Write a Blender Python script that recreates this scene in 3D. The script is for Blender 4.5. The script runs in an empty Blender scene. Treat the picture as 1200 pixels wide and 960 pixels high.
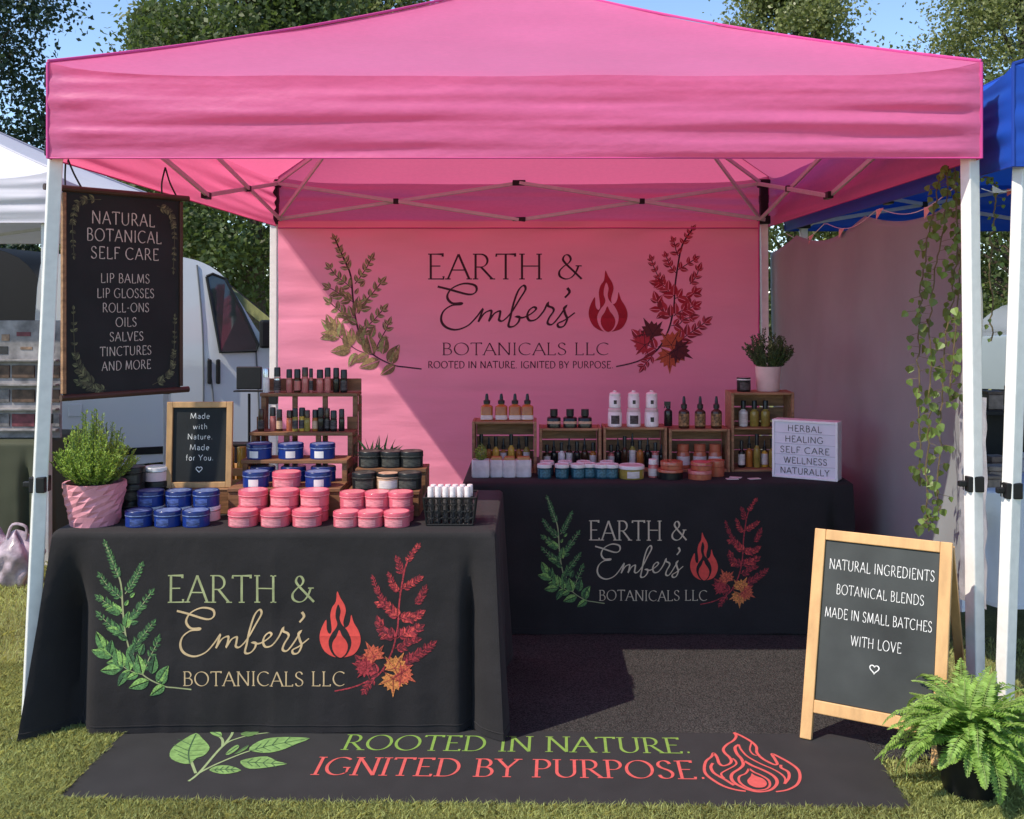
import bpy, math, random
import numpy as np
from mathutils import Vector, Matrix, noise
from mathutils.geometry import tessellate_polygon

random.seed(7)
RNG = np.random.default_rng(11)
SC = bpy.context.scene
COL = SC.collection
R = math.radians

# ------------------------------------------------------------------ camera, sky, sun, exposure
F, PX, PY, EYE = 1216.0, 625.0, 355.0, 1.5
cam_data = bpy.data.cameras.new('camera')
cam = bpy.data.objects.new('camera', cam_data)
COL.objects.link(cam)
cam.location = (0, 0, EYE)
cam.rotation_euler = (R(90), 0, 0)
cam_data.sensor_width = 36
cam_data.lens = 36 * F / 1200
cam_data.shift_x = -25 / 1200
cam_data.shift_y = -125 / 1200
cam_data.clip_start = 0.05
cam_data.clip_end = 2000
SC.camera = cam

SUN_DIR = Vector((0.74, 0.44, -1.0)).normalized()
world = bpy.data.worlds.new('World')
SC.world = world
world.use_nodes = True
nt = world.node_tree
sky = nt.nodes.new('ShaderNodeTexSky')
sky.sky_type = 'NISHITA'
sky.sun_disc = False
sky.sun_elevation = math.asin(-SUN_DIR.z)
sky.sun_rotation = math.atan2(-SUN_DIR.x, -SUN_DIR.y)
sky.air_density = 1.0
sky.altitude = 1800
sky.dust_density = 0.15
sky.ozone_density = 2.2
nt.links.new(sky.outputs[0], nt.nodes['Background'].inputs[0])
nt.nodes['Background'].inputs[1].default_value = 0.145

sun_data = bpy.data.lights.new('sun', 'SUN')
sun_data.energy = 3.0
sun_data.angle = R(0.55)
sun_data.color = (1.0, 0.91, 0.77)
sun = bpy.data.objects.new('sun', sun_data)
COL.objects.link(sun)
sun.rotation_euler = SUN_DIR.to_track_quat('-Z', 'Y').to_euler()
sun.location = (-6, -5, 9)

SC.view_settings.view_transform = 'Standard'
SC.view_settings.look = 'None'
SC.view_settings.exposure = 0.78
SC.view_settings.gamma = 1
SC.view_settings.use_curve_mapping = False
SC.cycles.max_bounces = 10
SC.cycles.transparent_max_bounces = 8


# ------------------------------------------------------------------ helpers
def on(px, py, d):
    """world point on the vertical plane at distance d that the photograph shows at px, py"""
    return Vector(((px - PX) * d / F, d, EYE - (py - PY) * d / F))


def srgb(r, g, b):
    f = lambda c: ((c / 255 + 0.055) / 1.055) ** 2.4 if c > 10 else c / 255 / 12.92
    return (f(r), f(g), f(b))


MATS = {}


def M(name, col, rough=0.6, var=0.1, vs=8.0, bump=0.0, bs=200.0, metal=0.0, spec=0.4, stretch=None,
      transl=0.0, tcol=None, island=0.0, coat=0.0, trans=0.0, fine=0.0, fs=300.0, sheen=0.0, ridge=0.0, rs=6.0):
    if name in MATS:
        return MATS[name]
    m = bpy.data.materials.new(name)
    m.use_nodes = True
    n, l = m.node_tree.nodes, m.node_tree.links
    b = n['Principled BSDF']
    b.inputs['Roughness'].default_value = rough
    b.inputs['Metallic'].default_value = metal
    b.inputs['Specular IOR Level'].default_value = spec
    b.inputs['Coat Weight'].default_value = coat
    b.inputs['Transmission Weight'].default_value = trans
    if sheen:
        b.inputs['Sheen Weight'].default_value = sheen
    tc = n.new('ShaderNodeTexCoord')
    vec = tc.outputs['Object']
    if stretch:
        mp = n.new('ShaderNodeMapping')
        mp.inputs['Scale'].default_value = stretch
        l.new(vec, mp.inputs[0])
        vec = mp.outputs[0]
    val = None
    if var:
        t = n.new('ShaderNodeTexNoise')
        t.inputs['Scale'].default_value = vs
        t.inputs['Detail'].default_value = 5
        l.new(vec, t.inputs['Vector'])
        r = n.new('ShaderNodeMapRange')
        r.inputs[1].default_value = 0.3
        r.inputs[2].default_value = 0.7
        r.inputs[3].default_value = 1 - var
        r.inputs[4].default_value = 1 + var
        l.new(t.outputs[0], r.inputs[0])
        val = r.outputs[0]
    if fine:
        t = n.new('ShaderNodeTexNoise')
        t.inputs['Scale'].default_value = fs
        t.inputs['Detail'].default_value = 2
        l.new(vec, t.inputs['Vector'])
        r = n.new('ShaderNodeMapRange')
        r.inputs[1].default_value = 0.35
        r.inputs[2].default_value = 0.65
        r.inputs[3].default_value = 1 - fine
        r.inputs[4].default_value = 1 + fine
        l.new(t.outputs[0], r.inputs[0])
        if val is None:
            val = r.outputs[0]
        else:
            q = n.new('ShaderNodeMath')
            q.operation = 'MULTIPLY'
            l.new(val, q.inputs[0])
            l.new(r.outputs[0], q.inputs[1])
            val = q.outputs[0]
    if island:
        g = n.new('ShaderNodeNewGeometry')
        r = n.new('ShaderNodeMapRange')
        r.inputs[3].default_value = 1 - island
        r.inputs[4].default_value = 1 + island
        l.new(g.outputs['Random Per Island'], r.inputs[0])
        if val is None:
            val = r.outputs[0]
        else:
            q = n.new('ShaderNodeMath')
            q.operation = 'MULTIPLY'
            l.new(val, q.inputs[0])
            l.new(r.outputs[0], q.inputs[1])
            val = q.outputs[0]
    h = n.new('ShaderNodeHueSaturation')
    h.inputs['Color'].default_value = (*col, 1)
    if val is not None:
        l.new(val, h.inputs['Value'])
    l.new(h.outputs[0], b.inputs['Base Color'])
    if bump:
        t = n.new('ShaderNodeTexNoise')
        t.inputs['Scale'].default_value = bs
        t.inputs['Detail'].default_value = 4
        l.new(vec, t.inputs['Vector'])
        bp = n.new('ShaderNodeBump')
        bp.inputs['Strength'].default_value = bump
        bp.inputs['Distance'].default_value = 0.02
        l.new(t.outputs[0], bp.inputs['Height'])
        l.new(bp.outputs[0], b.inputs['Normal'])
        if ridge:
            t2 = n.new('ShaderNodeTexNoise')
            t2.noise_type = 'RIDGED_MULTIFRACTAL'
            t2.inputs['Scale'].default_value = rs
            t2.inputs['Detail'].default_value = 3
            l.new(vec, t2.inputs['Vector'])
            b2 = n.new('ShaderNodeBump')
            b2.inputs['Strength'].default_value = ridge
            b2.inputs['Distance'].default_value = 0.012
            l.new(t2.outputs[0], b2.inputs['Height'])
            l.new(bp.outputs[0], b2.inputs['Normal'])
            l.new(b2.outputs[0], b.inputs['Normal'])
    if transl:
        tr = n.new('ShaderNodeBsdfTranslucent')
        tr.inputs[0].default_value = (*(tcol or col), 1)
        mx = n.new('ShaderNodeMixShader')
        mx.inputs[0].default_value = transl
        l.new(b.outputs[0], mx.inputs[1])
        l.new(tr.outputs[0], mx.inputs[2])
        l.new(mx.outputs[0], n['Material Output'].inputs[0])
    MATS[name] = m
    return m


class MB:
    """collects shapes and links them as ONE mesh object"""

    def __init__(self):
        self.v, self.f, self.m = [], [], []

    def add(self, vs, fs, mi=0):
        o = len(self.v)
        self.v += [tuple(p) for p in vs]
        for f in fs:
            self.f.append([i + o for i in f])
            self.m.append(mi)

    def box(self, c, s, rot=None, mi=0):
        x, y, z = s[0] / 2, s[1] / 2, s[2] / 2
        vs = [Vector((a * x, b * y, d * z)) for d in (-1, 1) for b in (-1, 1) for a in (-1, 1)]
        if rot is not None:
            vs = [rot @ p for p in vs]
        c = Vector(c)
        self.add([p + c for p in vs],
                 [(0, 2, 3, 1), (4, 5, 7, 6), (0, 1, 5, 4), (2, 6, 7, 3), (0, 4, 6, 2), (1, 3, 7, 5)], mi)

    def bar(self, p0, p1, w, h=None, mi=0):
        p0, p1 = Vector(p0), Vector(p1)
        d = p1 - p0
        q = d.to_track_quat('Z', 'Y').to_matrix()
        self.box((p0 + p1) / 2, (w, h or w, d.length), q, mi)

    def tube(self, pts, r, seg=8, mi=0, cap=True):
        pts = [Vector(p) for p in pts]
        n = len(pts)
        rs = r if isinstance(r, (list, tuple)) else [r] * n
        vs, fs = [], []
        up = None
        for i, p in enumerate(pts):
            t = (pts[min(i + 1, n - 1)] - pts[max(i - 1, 0)]).normalized()
            if up is None:
                up = t.orthogonal().normalized()
            else:
                up = (up - t * up.dot(t))
                up = up.normalized() if up.length > 1e-6 else t.orthogonal().normalized()
            sd = t.cross(up)
            for k in range(seg):
                a = 2 * math.pi * k / seg
                vs.append(p + (up * math.cos(a) + sd * math.sin(a)) * rs[i])
        for i in range(n - 1):
            for k in range(seg):
                k2 = (k + 1) % seg
                fs.append((i * seg + k, i * seg + k2, (i + 1) * seg + k2, (i + 1) * seg + k))
        if cap:
            fs.append(tuple(range(seg))[::-1])
            fs.append(tuple((n - 1) * seg + k for k in range(seg)))
        self.add(vs, fs, mi)

    def lathe(self, prof, c=(0, 0, 0), seg=24, mi=0, sx=1.0, sy=1.0, power=None):
        """prof: list of (r, z); r = 0 closes"""
        vs, fs, rings = [], [], []
        for r, z in prof:
            if r <= 1e-6:
                rings.append([len(vs)])
                vs.append((c[0], c[1], c[2] + z))
            else:
                ring = []
                for k in range(seg):
                    a = 2 * math.pi * (k + 0.5) / seg
                    ca, sa = math.cos(a), math.sin(a)
                    if power:
                        q = (abs(ca) ** power + abs(sa) ** power) ** (-1 / power)
                        ca, sa = ca * q, sa * q
                    ring.append(len(vs))
                    vs.append((c[0] + r * ca * sx, c[1] + r * sa * sy, c[2] + z))
                rings.append(ring)
        for a, b in zip(rings, rings[1:]):
            if len(a) == 1 and len(b) == 1:
                continue
            if len(a) == 1:
                for k in range(seg):
                    fs.append((a[0], b[(k + 1) % seg], b[k]))
            elif len(b) == 1:
                for k in range(seg):
                    fs.append((a[k], a[(k + 1) % seg], b[0]))
            else:
                for k in range(seg):
                    fs.append((a[k], a[(k + 1) % seg], b[(k + 1) % seg], b[k]))
        self.add(vs, fs, mi)

    def grid(self, fn, nu, nv, mi=0):
        vs = [fn(i / nu, j / nv) for j in range(nv + 1) for i in range(nu + 1)]
        fs = [(j * (nu + 1) + i, j * (nu + 1) + i + 1, (j + 1) * (nu + 1) + i + 1, (j + 1) * (nu + 1) + i)
              for j in range(nv) for i in range(nu)]
        self.add(vs, fs, mi)

    def poly(self, pts2, mapper, depth=0.0, mi=0, maxlen=None):
        loop = [Vector((p[0], p[1], 0)) for p in pts2]
        tris = tessellate_polygon([loop])
        if maxlen:
            # split into small faces that follow a curved cloth
            todo = [tuple((pts2[i][0], pts2[i][1]) for i in t) for t in tris]
            vs, ix, fs = [], {}, []

            def vid(p):
                k = (round(p[0], 4), round(p[1], 4))
                if k not in ix:
                    ix[k] = len(vs)
                    vs.append(mapper(p[0], p[1], depth))
                return ix[k]
            while todo:
                t = todo.pop()
                e = [(math.dist(t[i], t[(i + 1) % 3]), i) for i in range(3)]
                L, i = max(e)
                if L > maxlen:
                    a, b, c = t[i], t[(i + 1) % 3], t[(i + 2) % 3]
                    m = ((a[0] + b[0]) / 2, (a[1] + b[1]) / 2)
                    todo += [(a, m, c), (m, b, c)]
                else:
                    fs.append(tuple(vid(p) for p in t))
            self.add(vs, [f for f in fs if len(set(f)) == 3], mi)
            return
        self.add([mapper(p[0], p[1], depth) for p in pts2], [tuple(t) for t in tris], mi)

    def prism(self, pts, mapper, d0, d1, mi=0):
        """an outline (x, y) given thickness between depths d0 and d1"""
        loop = [Vector((p[0], p[1], 0)) for p in pts]
        tris = [tuple(t) for t in tessellate_polygon([loop])]
        n = len(pts)
        vs = [mapper(p[0], p[1], d0) for p in pts] + [mapper(p[0], p[1], d1) for p in pts]
        fs = tris + [tuple(i + n for i in t[::-1]) for t in tris]
        fs += [(i, (i + 1) % n, (i + 1) % n + n, i + n) for i in range(n)]
        self.add(vs, fs, mi)

    def leaf(self, base, d, L, W, up=None, mi=0, fold=0.25):
        d = Vector(d).normalized()
        if up is None:
            up = Vector((random.gauss(0, 1), random.gauss(0, 1), random.gauss(0, 1)))
        s = d.cross(up)
        s = s.normalized() if s.length > 1e-5 else d.orthogonal().normalized()
        n = s.cross(d)
        b = Vector(base)
        m = b + d * L * 0.45 - n * W * fold
        self.add([b, m + s * W / 2 + n * W * fold, b + d * L, m - s * W / 2 + n * W * fold, m],
                 [(0, 1, 4), (1, 2, 4), (0, 4, 3), (4, 2, 3)], mi)

    def build(self, name, mats, parent=None, smooth=False, bevel=0.0, world=True, angle=35, solid=0.0, segs=2):
        me = bpy.data.meshes.new(name)
        vs = self.v
        if parent is not None and world:
            L = parent_world(parent)
            vs = [(p[0] - L[0], p[1] - L[1], p[2] - L[2]) for p in vs]
        me.from_pydata(vs, [], self.f)
        if not isinstance(mats, (list, tuple)):
            mats = [mats]
        for m in mats:
            me.materials.append(m)
        if len(mats) > 1:
            me.polygons.foreach_set('material_index', self.m)
        if smooth:
            me.polygons.foreach_set('use_smooth', [True] * len(me.polygons))
            if angle:
                me.set_sharp_from_angle(angle=R(angle))
        me.update()
        ob = bpy.data.objects.new(name, me)
        COL.objects.link(ob)
        if parent is not None:
            ob.parent = parent
        if solid:
            s = ob.modifiers.new('thickness', 'SOLIDIFY')
            s.thickness = solid
            s.offset = 0
        if bevel:
            b = ob.modifiers.new('bevel', 'BEVEL')
            b.width = bevel
            b.segments = segs
            b.limit_method = 'ANGLE'
            b.angle_limit = R(40)
        return ob


def parent_world(o):
    L = Vector(o.location)
    while o.parent is not None:
        o = o.parent
        L += Vector(o.location)
    return L


def tag(o, label=None, cat=None, group=None, kind=None):
    if label:
        o['label'] = label
    if cat:
        o['category'] = cat
    if group:
        o['group'] = group
    if kind:
        o['kind'] = kind
    return o


def thing(name, label, cat, loc=(0, 0, 0), rz=0.0, group=None):
    o = bpy.data.objects.new(name, None)
    o.empty_display_size = 0.1
    COL.objects.link(o)
    o.location = loc
    o.rotation_euler = (0, 0, rz)
    return tag(o, label, cat, group)


def dup(root, loc, rz=0.0, label=None, group=None, scale=None):
    r = root.copy()
    COL.objects.link(r)
    r.location = loc
    r.rotation_euler = (0, 0, rz)
    if scale:
        r.scale = scale
    if label:
        r['label'] = label
    if group:
        r['group'] = group
    for ch in list(root.children):
        c = ch.copy()
        COL.objects.link(c)
        c.parent = r
        for g in list(ch.children):
            d = g.copy()
            COL.objects.link(d)
            d.parent = c
    return r


ORDS = ['leftmost', 'second', 'third', 'fourth', 'fifth', 'sixth', 'seventh', 'eighth', 'ninth', 'tenth', 'eleventh']


def nth(i, n, what, place):
    if i == 0:
        return 'leftmost %s %s' % (what, place)
    if i == n - 1:
        return 'rightmost %s %s' % (what, place)
    if n == 3:
        return 'middle %s %s' % (what, place)
    return '%s %s from the left %s' % (ORDS[i], what, place)


def smoothpath(pts, n=8, closed=False):
    P = [Vector((p[0], p[1])) for p in pts]
    out = []
    m = len(P)
    rng = range(m) if closed else range(m - 1)
    for i in rng:
        if closed:
            a, b, c, d = P[(i - 1) % m], P[i], P[(i + 1) % m], P[(i + 2) % m]
        else:
            a, b, c, d = P[max(i - 1, 0)], P[i], P[i + 1], P[min(i + 2, m - 1)]
        for k in range(n):
            t = k / n
            out.append(0.5 * (2 * b + (c - a) * t + (2 * a - 5 * b + 4 * c - d) * t * t + (3 * b - a - 3 * c + d) * t ** 3))
    if not closed:
        out.append(P[-1])
    return [(p.x, p.y) for p in out]


def smooth3(pts, n=6):
    P = [Vector(p) for p in pts]
    out = []
    for i in range(len(P) - 1):
        a, b, c, d = P[max(i - 1, 0)], P[i], P[i + 1], P[min(i + 2, len(P) - 1)]
        for k in range(n):
            t = k / n
            out.append(0.5 * (2 * b + (c - a) * t + (2 * a - 5 * b + 4 * c - d) * t * t + (3 * b - a - 3 * c + d) * t ** 3))
    out.append(P[-1])
    return out


# ------------------------------------------------------------------ lettering drawn with a broad pen
def arc(cx, cy, rx, ry, a0, a1, n=16):
    return [(cx + rx * math.cos(R(a0 + (a1 - a0) * i / n)), cy + ry * math.sin(R(a0 + (a1 - a0) * i / n))) for i in range(n + 1)]


def glyphs():
    g = {}
    st = lambda x: [(x, 0), (x, 1)]
    g['A'] = (.80, [[(.02, 0), (.40, 1)], [(.40, 1), (.79, 0)], [(.16, .36), (.65, .36)]], [(.02, 0), (.79, 0)])
    g['B'] = (.66, [st(.12), [(.12, 1), (.30, 1)] + arc(.30, .765, .23, .235, 90, -90) + [(.12, .53)],
                    [(.12, .53), (.34, .53)] + arc(.34, .265, .27, .265, 90, -90) + [(.12, 0)]], [(.12, 0), (.12, 1)])
    g['C'] = (.86, [arc(.50, .5, .44, .5, 48, 312, 24)], [])
    g['D'] = (.84, [st(.12), [(.12, 1), (.30, 1)] + arc(.32, .5, .46, .5, 90, -90, 22) + [(.12, 0)]], [(.12, 0), (.12, 1)])
    g['E'] = (.62, [st(.12), [(.12, 1), (.55, 1), (.55, .9)], [(.12, .52), (.47, .52)], [(.12, 0), (.58, 0), (.58, .11)]], [(.12, 0), (.12, 1)])
    g['F'] = (.58, [st(.12), [(.12, 1), (.54, 1), (.54, .9)], [(.12, .52), (.46, .52)]], [(.12, 0), (.12, 1)])
    g['G'] = (.90, [arc(.50, .5, .44, .5, 48, 318, 24) + [(.82, .16), (.82, .42)], [(.64, .42), (.90, .42)]], [])
    g['H'] = (.86, [st(.12), st(.74), [(.12, .52), (.74, .52)]], [(.12, 0), (.12, 1), (.74, 0), (.74, 1)])
    g['I'] = (.26, [st(.13)], [(.13, 0), (.13, 1)])
    g['L'] = (.60, [st(.12), [(.12, 0), (.56, 0), (.56, .12)]], [(.12, 0), (.12, 1)])
    g['M'] = (1.0, [[(.08, 0), (.16, 1)], [(.16, 1), (.50, .08)], [(.50, .08), (.84, 1)], [(.84, 1), (.92, 0)]], [(.08, 0), (.92, 0)])
    g['N'] = (.90, [st(.12), [(.12, 1), (.78, 0)], st(.78)], [(.12, 0), (.12, 1), (.78, 1)])
    g['O'] = (1.0, [arc(.50, .5, .45, .5, 100, 460, 32)], [])
    g['P'] = (.62, [st(.12), [(.12, 1), (.30, 1)] + arc(.30, .73, .27, .27, 90, -90) + [(.12, .46)]], [(.12, 0), (.12, 1)])
    g['R'] = (.74, [st(.12), [(.12, 1), (.30, 1)] + arc(.30, .74, .25, .26, 90, -90) + [(.12, .48)], [(.32, .48), (.72, 0)]], [(.12, 0), (.12, 1), (.73, 0)])
    g['S'] = (.60, [smoothpath([(.50, .82), (.43, .95), (.29, 1.0), (.14, .93), (.08, .77), (.15, .62), (.30, .52), (.46, .41),
                                (.53, .25), (.46, .07), (.29, 0), (.13, .05), (.06, .19)], 4)], [])
    g['T'] = (.74, [[(.37, 0), (.37, 1)], [(.03, .9), (.03, 1), (.71, 1), (.71, .9)]], [(.37, 0)])
    g['U'] = (.84, [[(.11, 1), (.11, .34)] + arc(.42, .32, .31, .32, 180, 360, 16) + [(.73, 1)]], [(.11, 1), (.73, 1)])
    g['V'] = (.78, [[(.03, 1), (.39, 0)], [(.39, 0), (.75, 1)]], [(.03, 1), (.75, 1)])
    g['W'] = (1.1, [[(.03, 1), (.30, 0)], [(.30, 0), (.55, 1)], [(.55, 1), (.80, 0)], [(.80, 0), (1.07, 1)]], [(.03, 1), (1.07, 1)])
    g['Y'] = (.76, [[(.03, 1), (.38, .48)], [(.73, 1), (.38, .48)], [(.38, .48), (.38, 0)]], [(.38, 0), (.03, 1), (.73, 1)])
    g['&'] = (.94, [smoothpath([(.90, .0), (.62, .30), (.32, .62), (.22, .80), (.30, .96), (.42, .96), (.50, .82), (.44, .66), (.24, .50),
                                (.09, .30), (.12, .10), (.32, 0), (.52, .06), (.68, .26), (.78, .52)], 4), [(.68, .53), (.90, .53)]], [])
    g['.'] = (.24, [[(.08, .05), (.16, .05)]], [])
    g['-'] = (.42, [[(.06, .44), (.36, .44)]], [])
    # lower case, x height .62
    x = .62
    g['a'] = (.54, [[(.09, .50), (.18, .60), (.30, .62), (.42, .55), (.45, .42), (.45, 0)], [(.45, .37), (.24, .36), (.11, .28), (.09, .15), (.18, .02), (.30, .01), (.45, .14)]], [])
    g['d'] = (.60, [[(.49, 1.02), (.49, 0)], arc(.27, .31, .22, .31, 55, 305)], [])
    g['e'] = (.56, [[(.07, .33), (.49, .33)] + arc(.28, .31, .21, .31, 5, 310)], [])
    g['f'] = (.36, [[(.34, .98), (.24, 1.0), (.16, .9), (.16, 0)], [(.03, x), (.32, x)]], [])
    g['h'] = (.58, [[(.10, 1.02), (.10, 0)], [(.10, .40)] + arc(.28, .40, .19, .22, 170, 0, 10) + [(.47, 0)]], [])
    g['i'] = (.22, [[(.11, x), (.11, 0)], [(.10, .84), (.12, .88)]], [])
    g['o'] = (.58, [arc(.29, .31, .22, .31, 90, 450, 24)], [])
    g['r'] = (.38, [[(.10, x), (.10, 0)], [(.10, .38)] + arc(.29, .38, .19, .23, 170, 70, 8)], [])
    g['t'] = (.38, [[(.17, .86), (.17, .10), (.24, 0), (.34, .03)], [(.03, x), (.33, x)]], [])
    g['u'] = (.58, [[(.10, x), (.10, .22)] + arc(.28, .21, .18, .21, 180, 350, 10), [(.47, x), (.47, 0)]], [])
    g['w'] = (.78, [[(.04, x), (.21, 0)], [(.21, 0), (.38, x)], [(.38, x), (.55, 0)], [(.55, 0), (.72, x)]], [])
    return g


GL = glyphs()


class Pen:
    """draws strokes of a broad pen through a mapper(x, y, depth) -> world; each stroke lies a hair above the last"""

    def __init__(self, mb, mapper, step=0.25, maxseg=None):
        self.mb, self.map, self.k, self.maxseg, self.step = mb, mapper, 0, maxseg, step
        self.base = 0.0

    def stroke(self, pts, thick, thin, mi=0, nib=20, taper=False, closed=False):
        P = [Vector((p[0], p[1])) for p in pts]
        Q = [P[0]]
        for p in P[1:]:
            if (p - Q[-1]).length < 1e-6:
                continue
            if self.maxseg:
                n = max(1, int((p - Q[-1]).length / self.maxseg))
                a = Q[-1]
                for i in range(1, n + 1):
                    Q.append(a.lerp(p, i / n))
            else:
                Q.append(p)
        if len(Q) < 2:
            return
        n = len(Q)
        vs, fs = [], []
        self.k += 1
        dep = self.base + 0.000012 * (self.k % 40)
        for i in range(n):
            t0 = (Q[i] - Q[i - 1]).normalized() if i > 0 else (Q[1] - Q[0]).normalized()
            t1 = (Q[i + 1] - Q[i]).normalized() if i < n - 1 else t0
            t = t0 + t1
            t = t.normalized() if t.length > 1e-4 else t0
            nr = Vector((-t.y, t.x))
            th = math.atan2(t.y, t.x)
            w = thin + (thick - thin) * abs(math.sin(th - R(nib))) ** 1.4
            c = max(0.6, t.dot(t0))
            w = w / c
            if taper:
                u = i / (n - 1)
                w *= 0.35 + 0.65 * min(1, 6 * min(u, 1 - u) + 0.05)
            a, b = Q[i] + nr * w / 2, Q[i] - nr * w / 2
            vs += [self.map(a.x, a.y, dep), self.map(b.x, b.y, dep)]
        for i in range(n - 1):
            fs.append((2 * i, 2 * i + 1, 2 * i + 3, 2 * i + 2))
        self.mb.add(vs, fs, mi)

    def text(self, s, cx, base, width, cap, style='serif', mi=0, space=0.10, ydir=1, weight=1.0, mis=None, left=None):
        """s centred at cx (or starting at left), standing on base, cap tall; ydir -1 where y grows downward"""
        x = 0
        pos = []
        for ch in s:
            if ch == ' ':
                x += 0.42
                continue
            pos.append((ch, x))
            x += GL[ch][0] + space
        total = x - space
        sx = width / total if width else cap
        x0 = left if left is not None else cx - total * sx / 2
        if style == 'serif':
            T, t = .092 * cap * weight, .033 * cap * weight
        elif style == 'flare':
            T, t = .105 * cap * weight, .065 * cap * weight
        else:
            T = t = .10 * cap * weight
        for ch, px in pos:
            w, strokes, serifs = GL[ch]
            m = mi if mis is None else mis
            tr = lambda p: (x0 + (px + p[0]) * sx, base + ydir * p[1] * cap)
            for q in strokes:
                pp = [tr(p) for p in q]
                self.stroke(pp, T * (1.4 if ch == '.' else 1), (T if ch == '.' else t), m, nib=20 * ydir)
            if style == 'serif':
                for p in serifs:
                    c = tr(p)
                    self.stroke([(c[0] - .11 * cap, c[1]), (c[0] + .11 * cap, c[1])], t * 1.3, t * 1.3, m)


SCRIPT = [(110, 330), (185, 350), (318, 388), (368, 368), (362, 322), (285, 308), (205, 345), (174, 405), (205, 452), (265, 452),
          (268, 462), (205, 470), (150, 512), (133, 575), (162, 628), (232, 650), (312, 620), (372, 555), (412, 498), (400, 545), (384, 592)]
SCRIPT2 = [(384, 592), (425, 528), (470, 508), (468, 545), (458, 582), (492, 530), (530, 512), (528, 548), (524, 578), (552, 582), (605, 525),
           (662, 425), (702, 352), (690, 322), (655, 358), (622, 455), (600, 560), (588, 622), (622, 625), (655, 592), (662, 556), (640, 552),
           (685, 560), (742, 530), (774, 496), (758, 482), (728, 505), (714, 548), (732, 582), (778, 570), (826, 510), (852, 452), (856, 474),
           (886, 488), (892, 512), (862, 562), (852, 602), (882, 610), (925, 560), (976, 478), (962, 490), (972, 535), (984, 572), (962, 622),
           (928, 630), (922, 604), (968, 578), (1036, 524)]


def embers(pen, tf, w, mi=0):
    pen.stroke([tf(p) for p in smoothpath(SCRIPT, 6)], w, w * .5, mi, nib=-35, taper=False)
    pen.stroke([tf(p) for p in smoothpath(SCRIPT2, 5)], w, w * .5, mi, nib=-35, taper=False)
    pen.stroke([tf(p) for p in smoothpath([(985, 340), (1000, 372), (968, 412)], 4)], w * 1.1, w * .7, mi, nib=-35)


def leaf2(mb, mapper, bx, by, ang, L, W, m1, m2, dep, shape=1.0, vein=None):
    """a drawn leaf in two tones; a narrow gap of cloth between the halves is its midrib"""
    d = Vector((math.cos(ang), math.sin(ang)))
    s = Vector((-d.y, d.x))
    b = Vector((bx, by))
    for side, m in ((1, m1), (-1, m2)):
        pts = []
        for i in range(9):
            t = i / 8
            w = (math.sin(math.pi * t ** 0.75) ** shape) * W / 2
            pts.append(b + d * L * t + s * side * (w + 0.02 * W))
        for i in range(7, 0, -1):
            t = i / 8
            pts.append(b + d * L * t + s * side * 0.05 * W)
        if vein:
            vp = []
            for k, p in enumerate(pts[:9]):
                vp.append(p)
        vs = [mapper(p.x, p.y, dep) for p in pts]
        mb.add(vs, [tuple(range(len(vs)))], m)


DENSE = [.85, 1.12, 1.0]          # how many leaves a drawn twig has, their length and their breadth


def twig(mb, pen, mapper, pts, n, l0, l1, wr, cols, stem, sw, ang=48, dep=0.0002, terminal=True, t0=0.15, seed=0, shape=1.0):
    rnd = random.Random(seed)
    P = smoothpath(pts, 8)
    n, l0, l1, wr = int(n * DENSE[0] + .5), l0 * DENSE[1], l1 * DENSE[1], wr * DENSE[2]
    pen.stroke(P, sw, sw * .8, stem)
    N = len(P) - 1
    for k in range(n):
        t = t0 + (1 - t0) * k / max(1, n - 1) * 0.97
        i = min(int(t * N), N - 1)
        a, b = Vector(P[i]), Vector(P[i + 1])
        th = math.atan2(b.y - a.y, b.x - a.x)
        L = l0 + (l1 - l0) * k / max(1, n - 1)
        for sd in (1, -1):
            aa = th + sd * R(ang + rnd.uniform(-10, 10))
            ll = L * rnd.uniform(.8, 1.15)
            c = rnd.choice(cols)
            leaf2(mb, mapper, a.x, a.y, aa, ll, ll * wr * rnd.uniform(.85, 1.1), c[0], c[1], dep + .00003 * rnd.randint(1, 12), shape)
    if terminal:
        a, b = Vector(P[-2]), Vector(P[-1])
        th = math.atan2(b.y - a.y, b.x - a.x)
        c = rnd.choice(cols)
        leaf2(mb, mapper, b.x, b.y, th, l1 * 1.3, l1 * wr * 1.2, c[0], c[1], dep)


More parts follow.
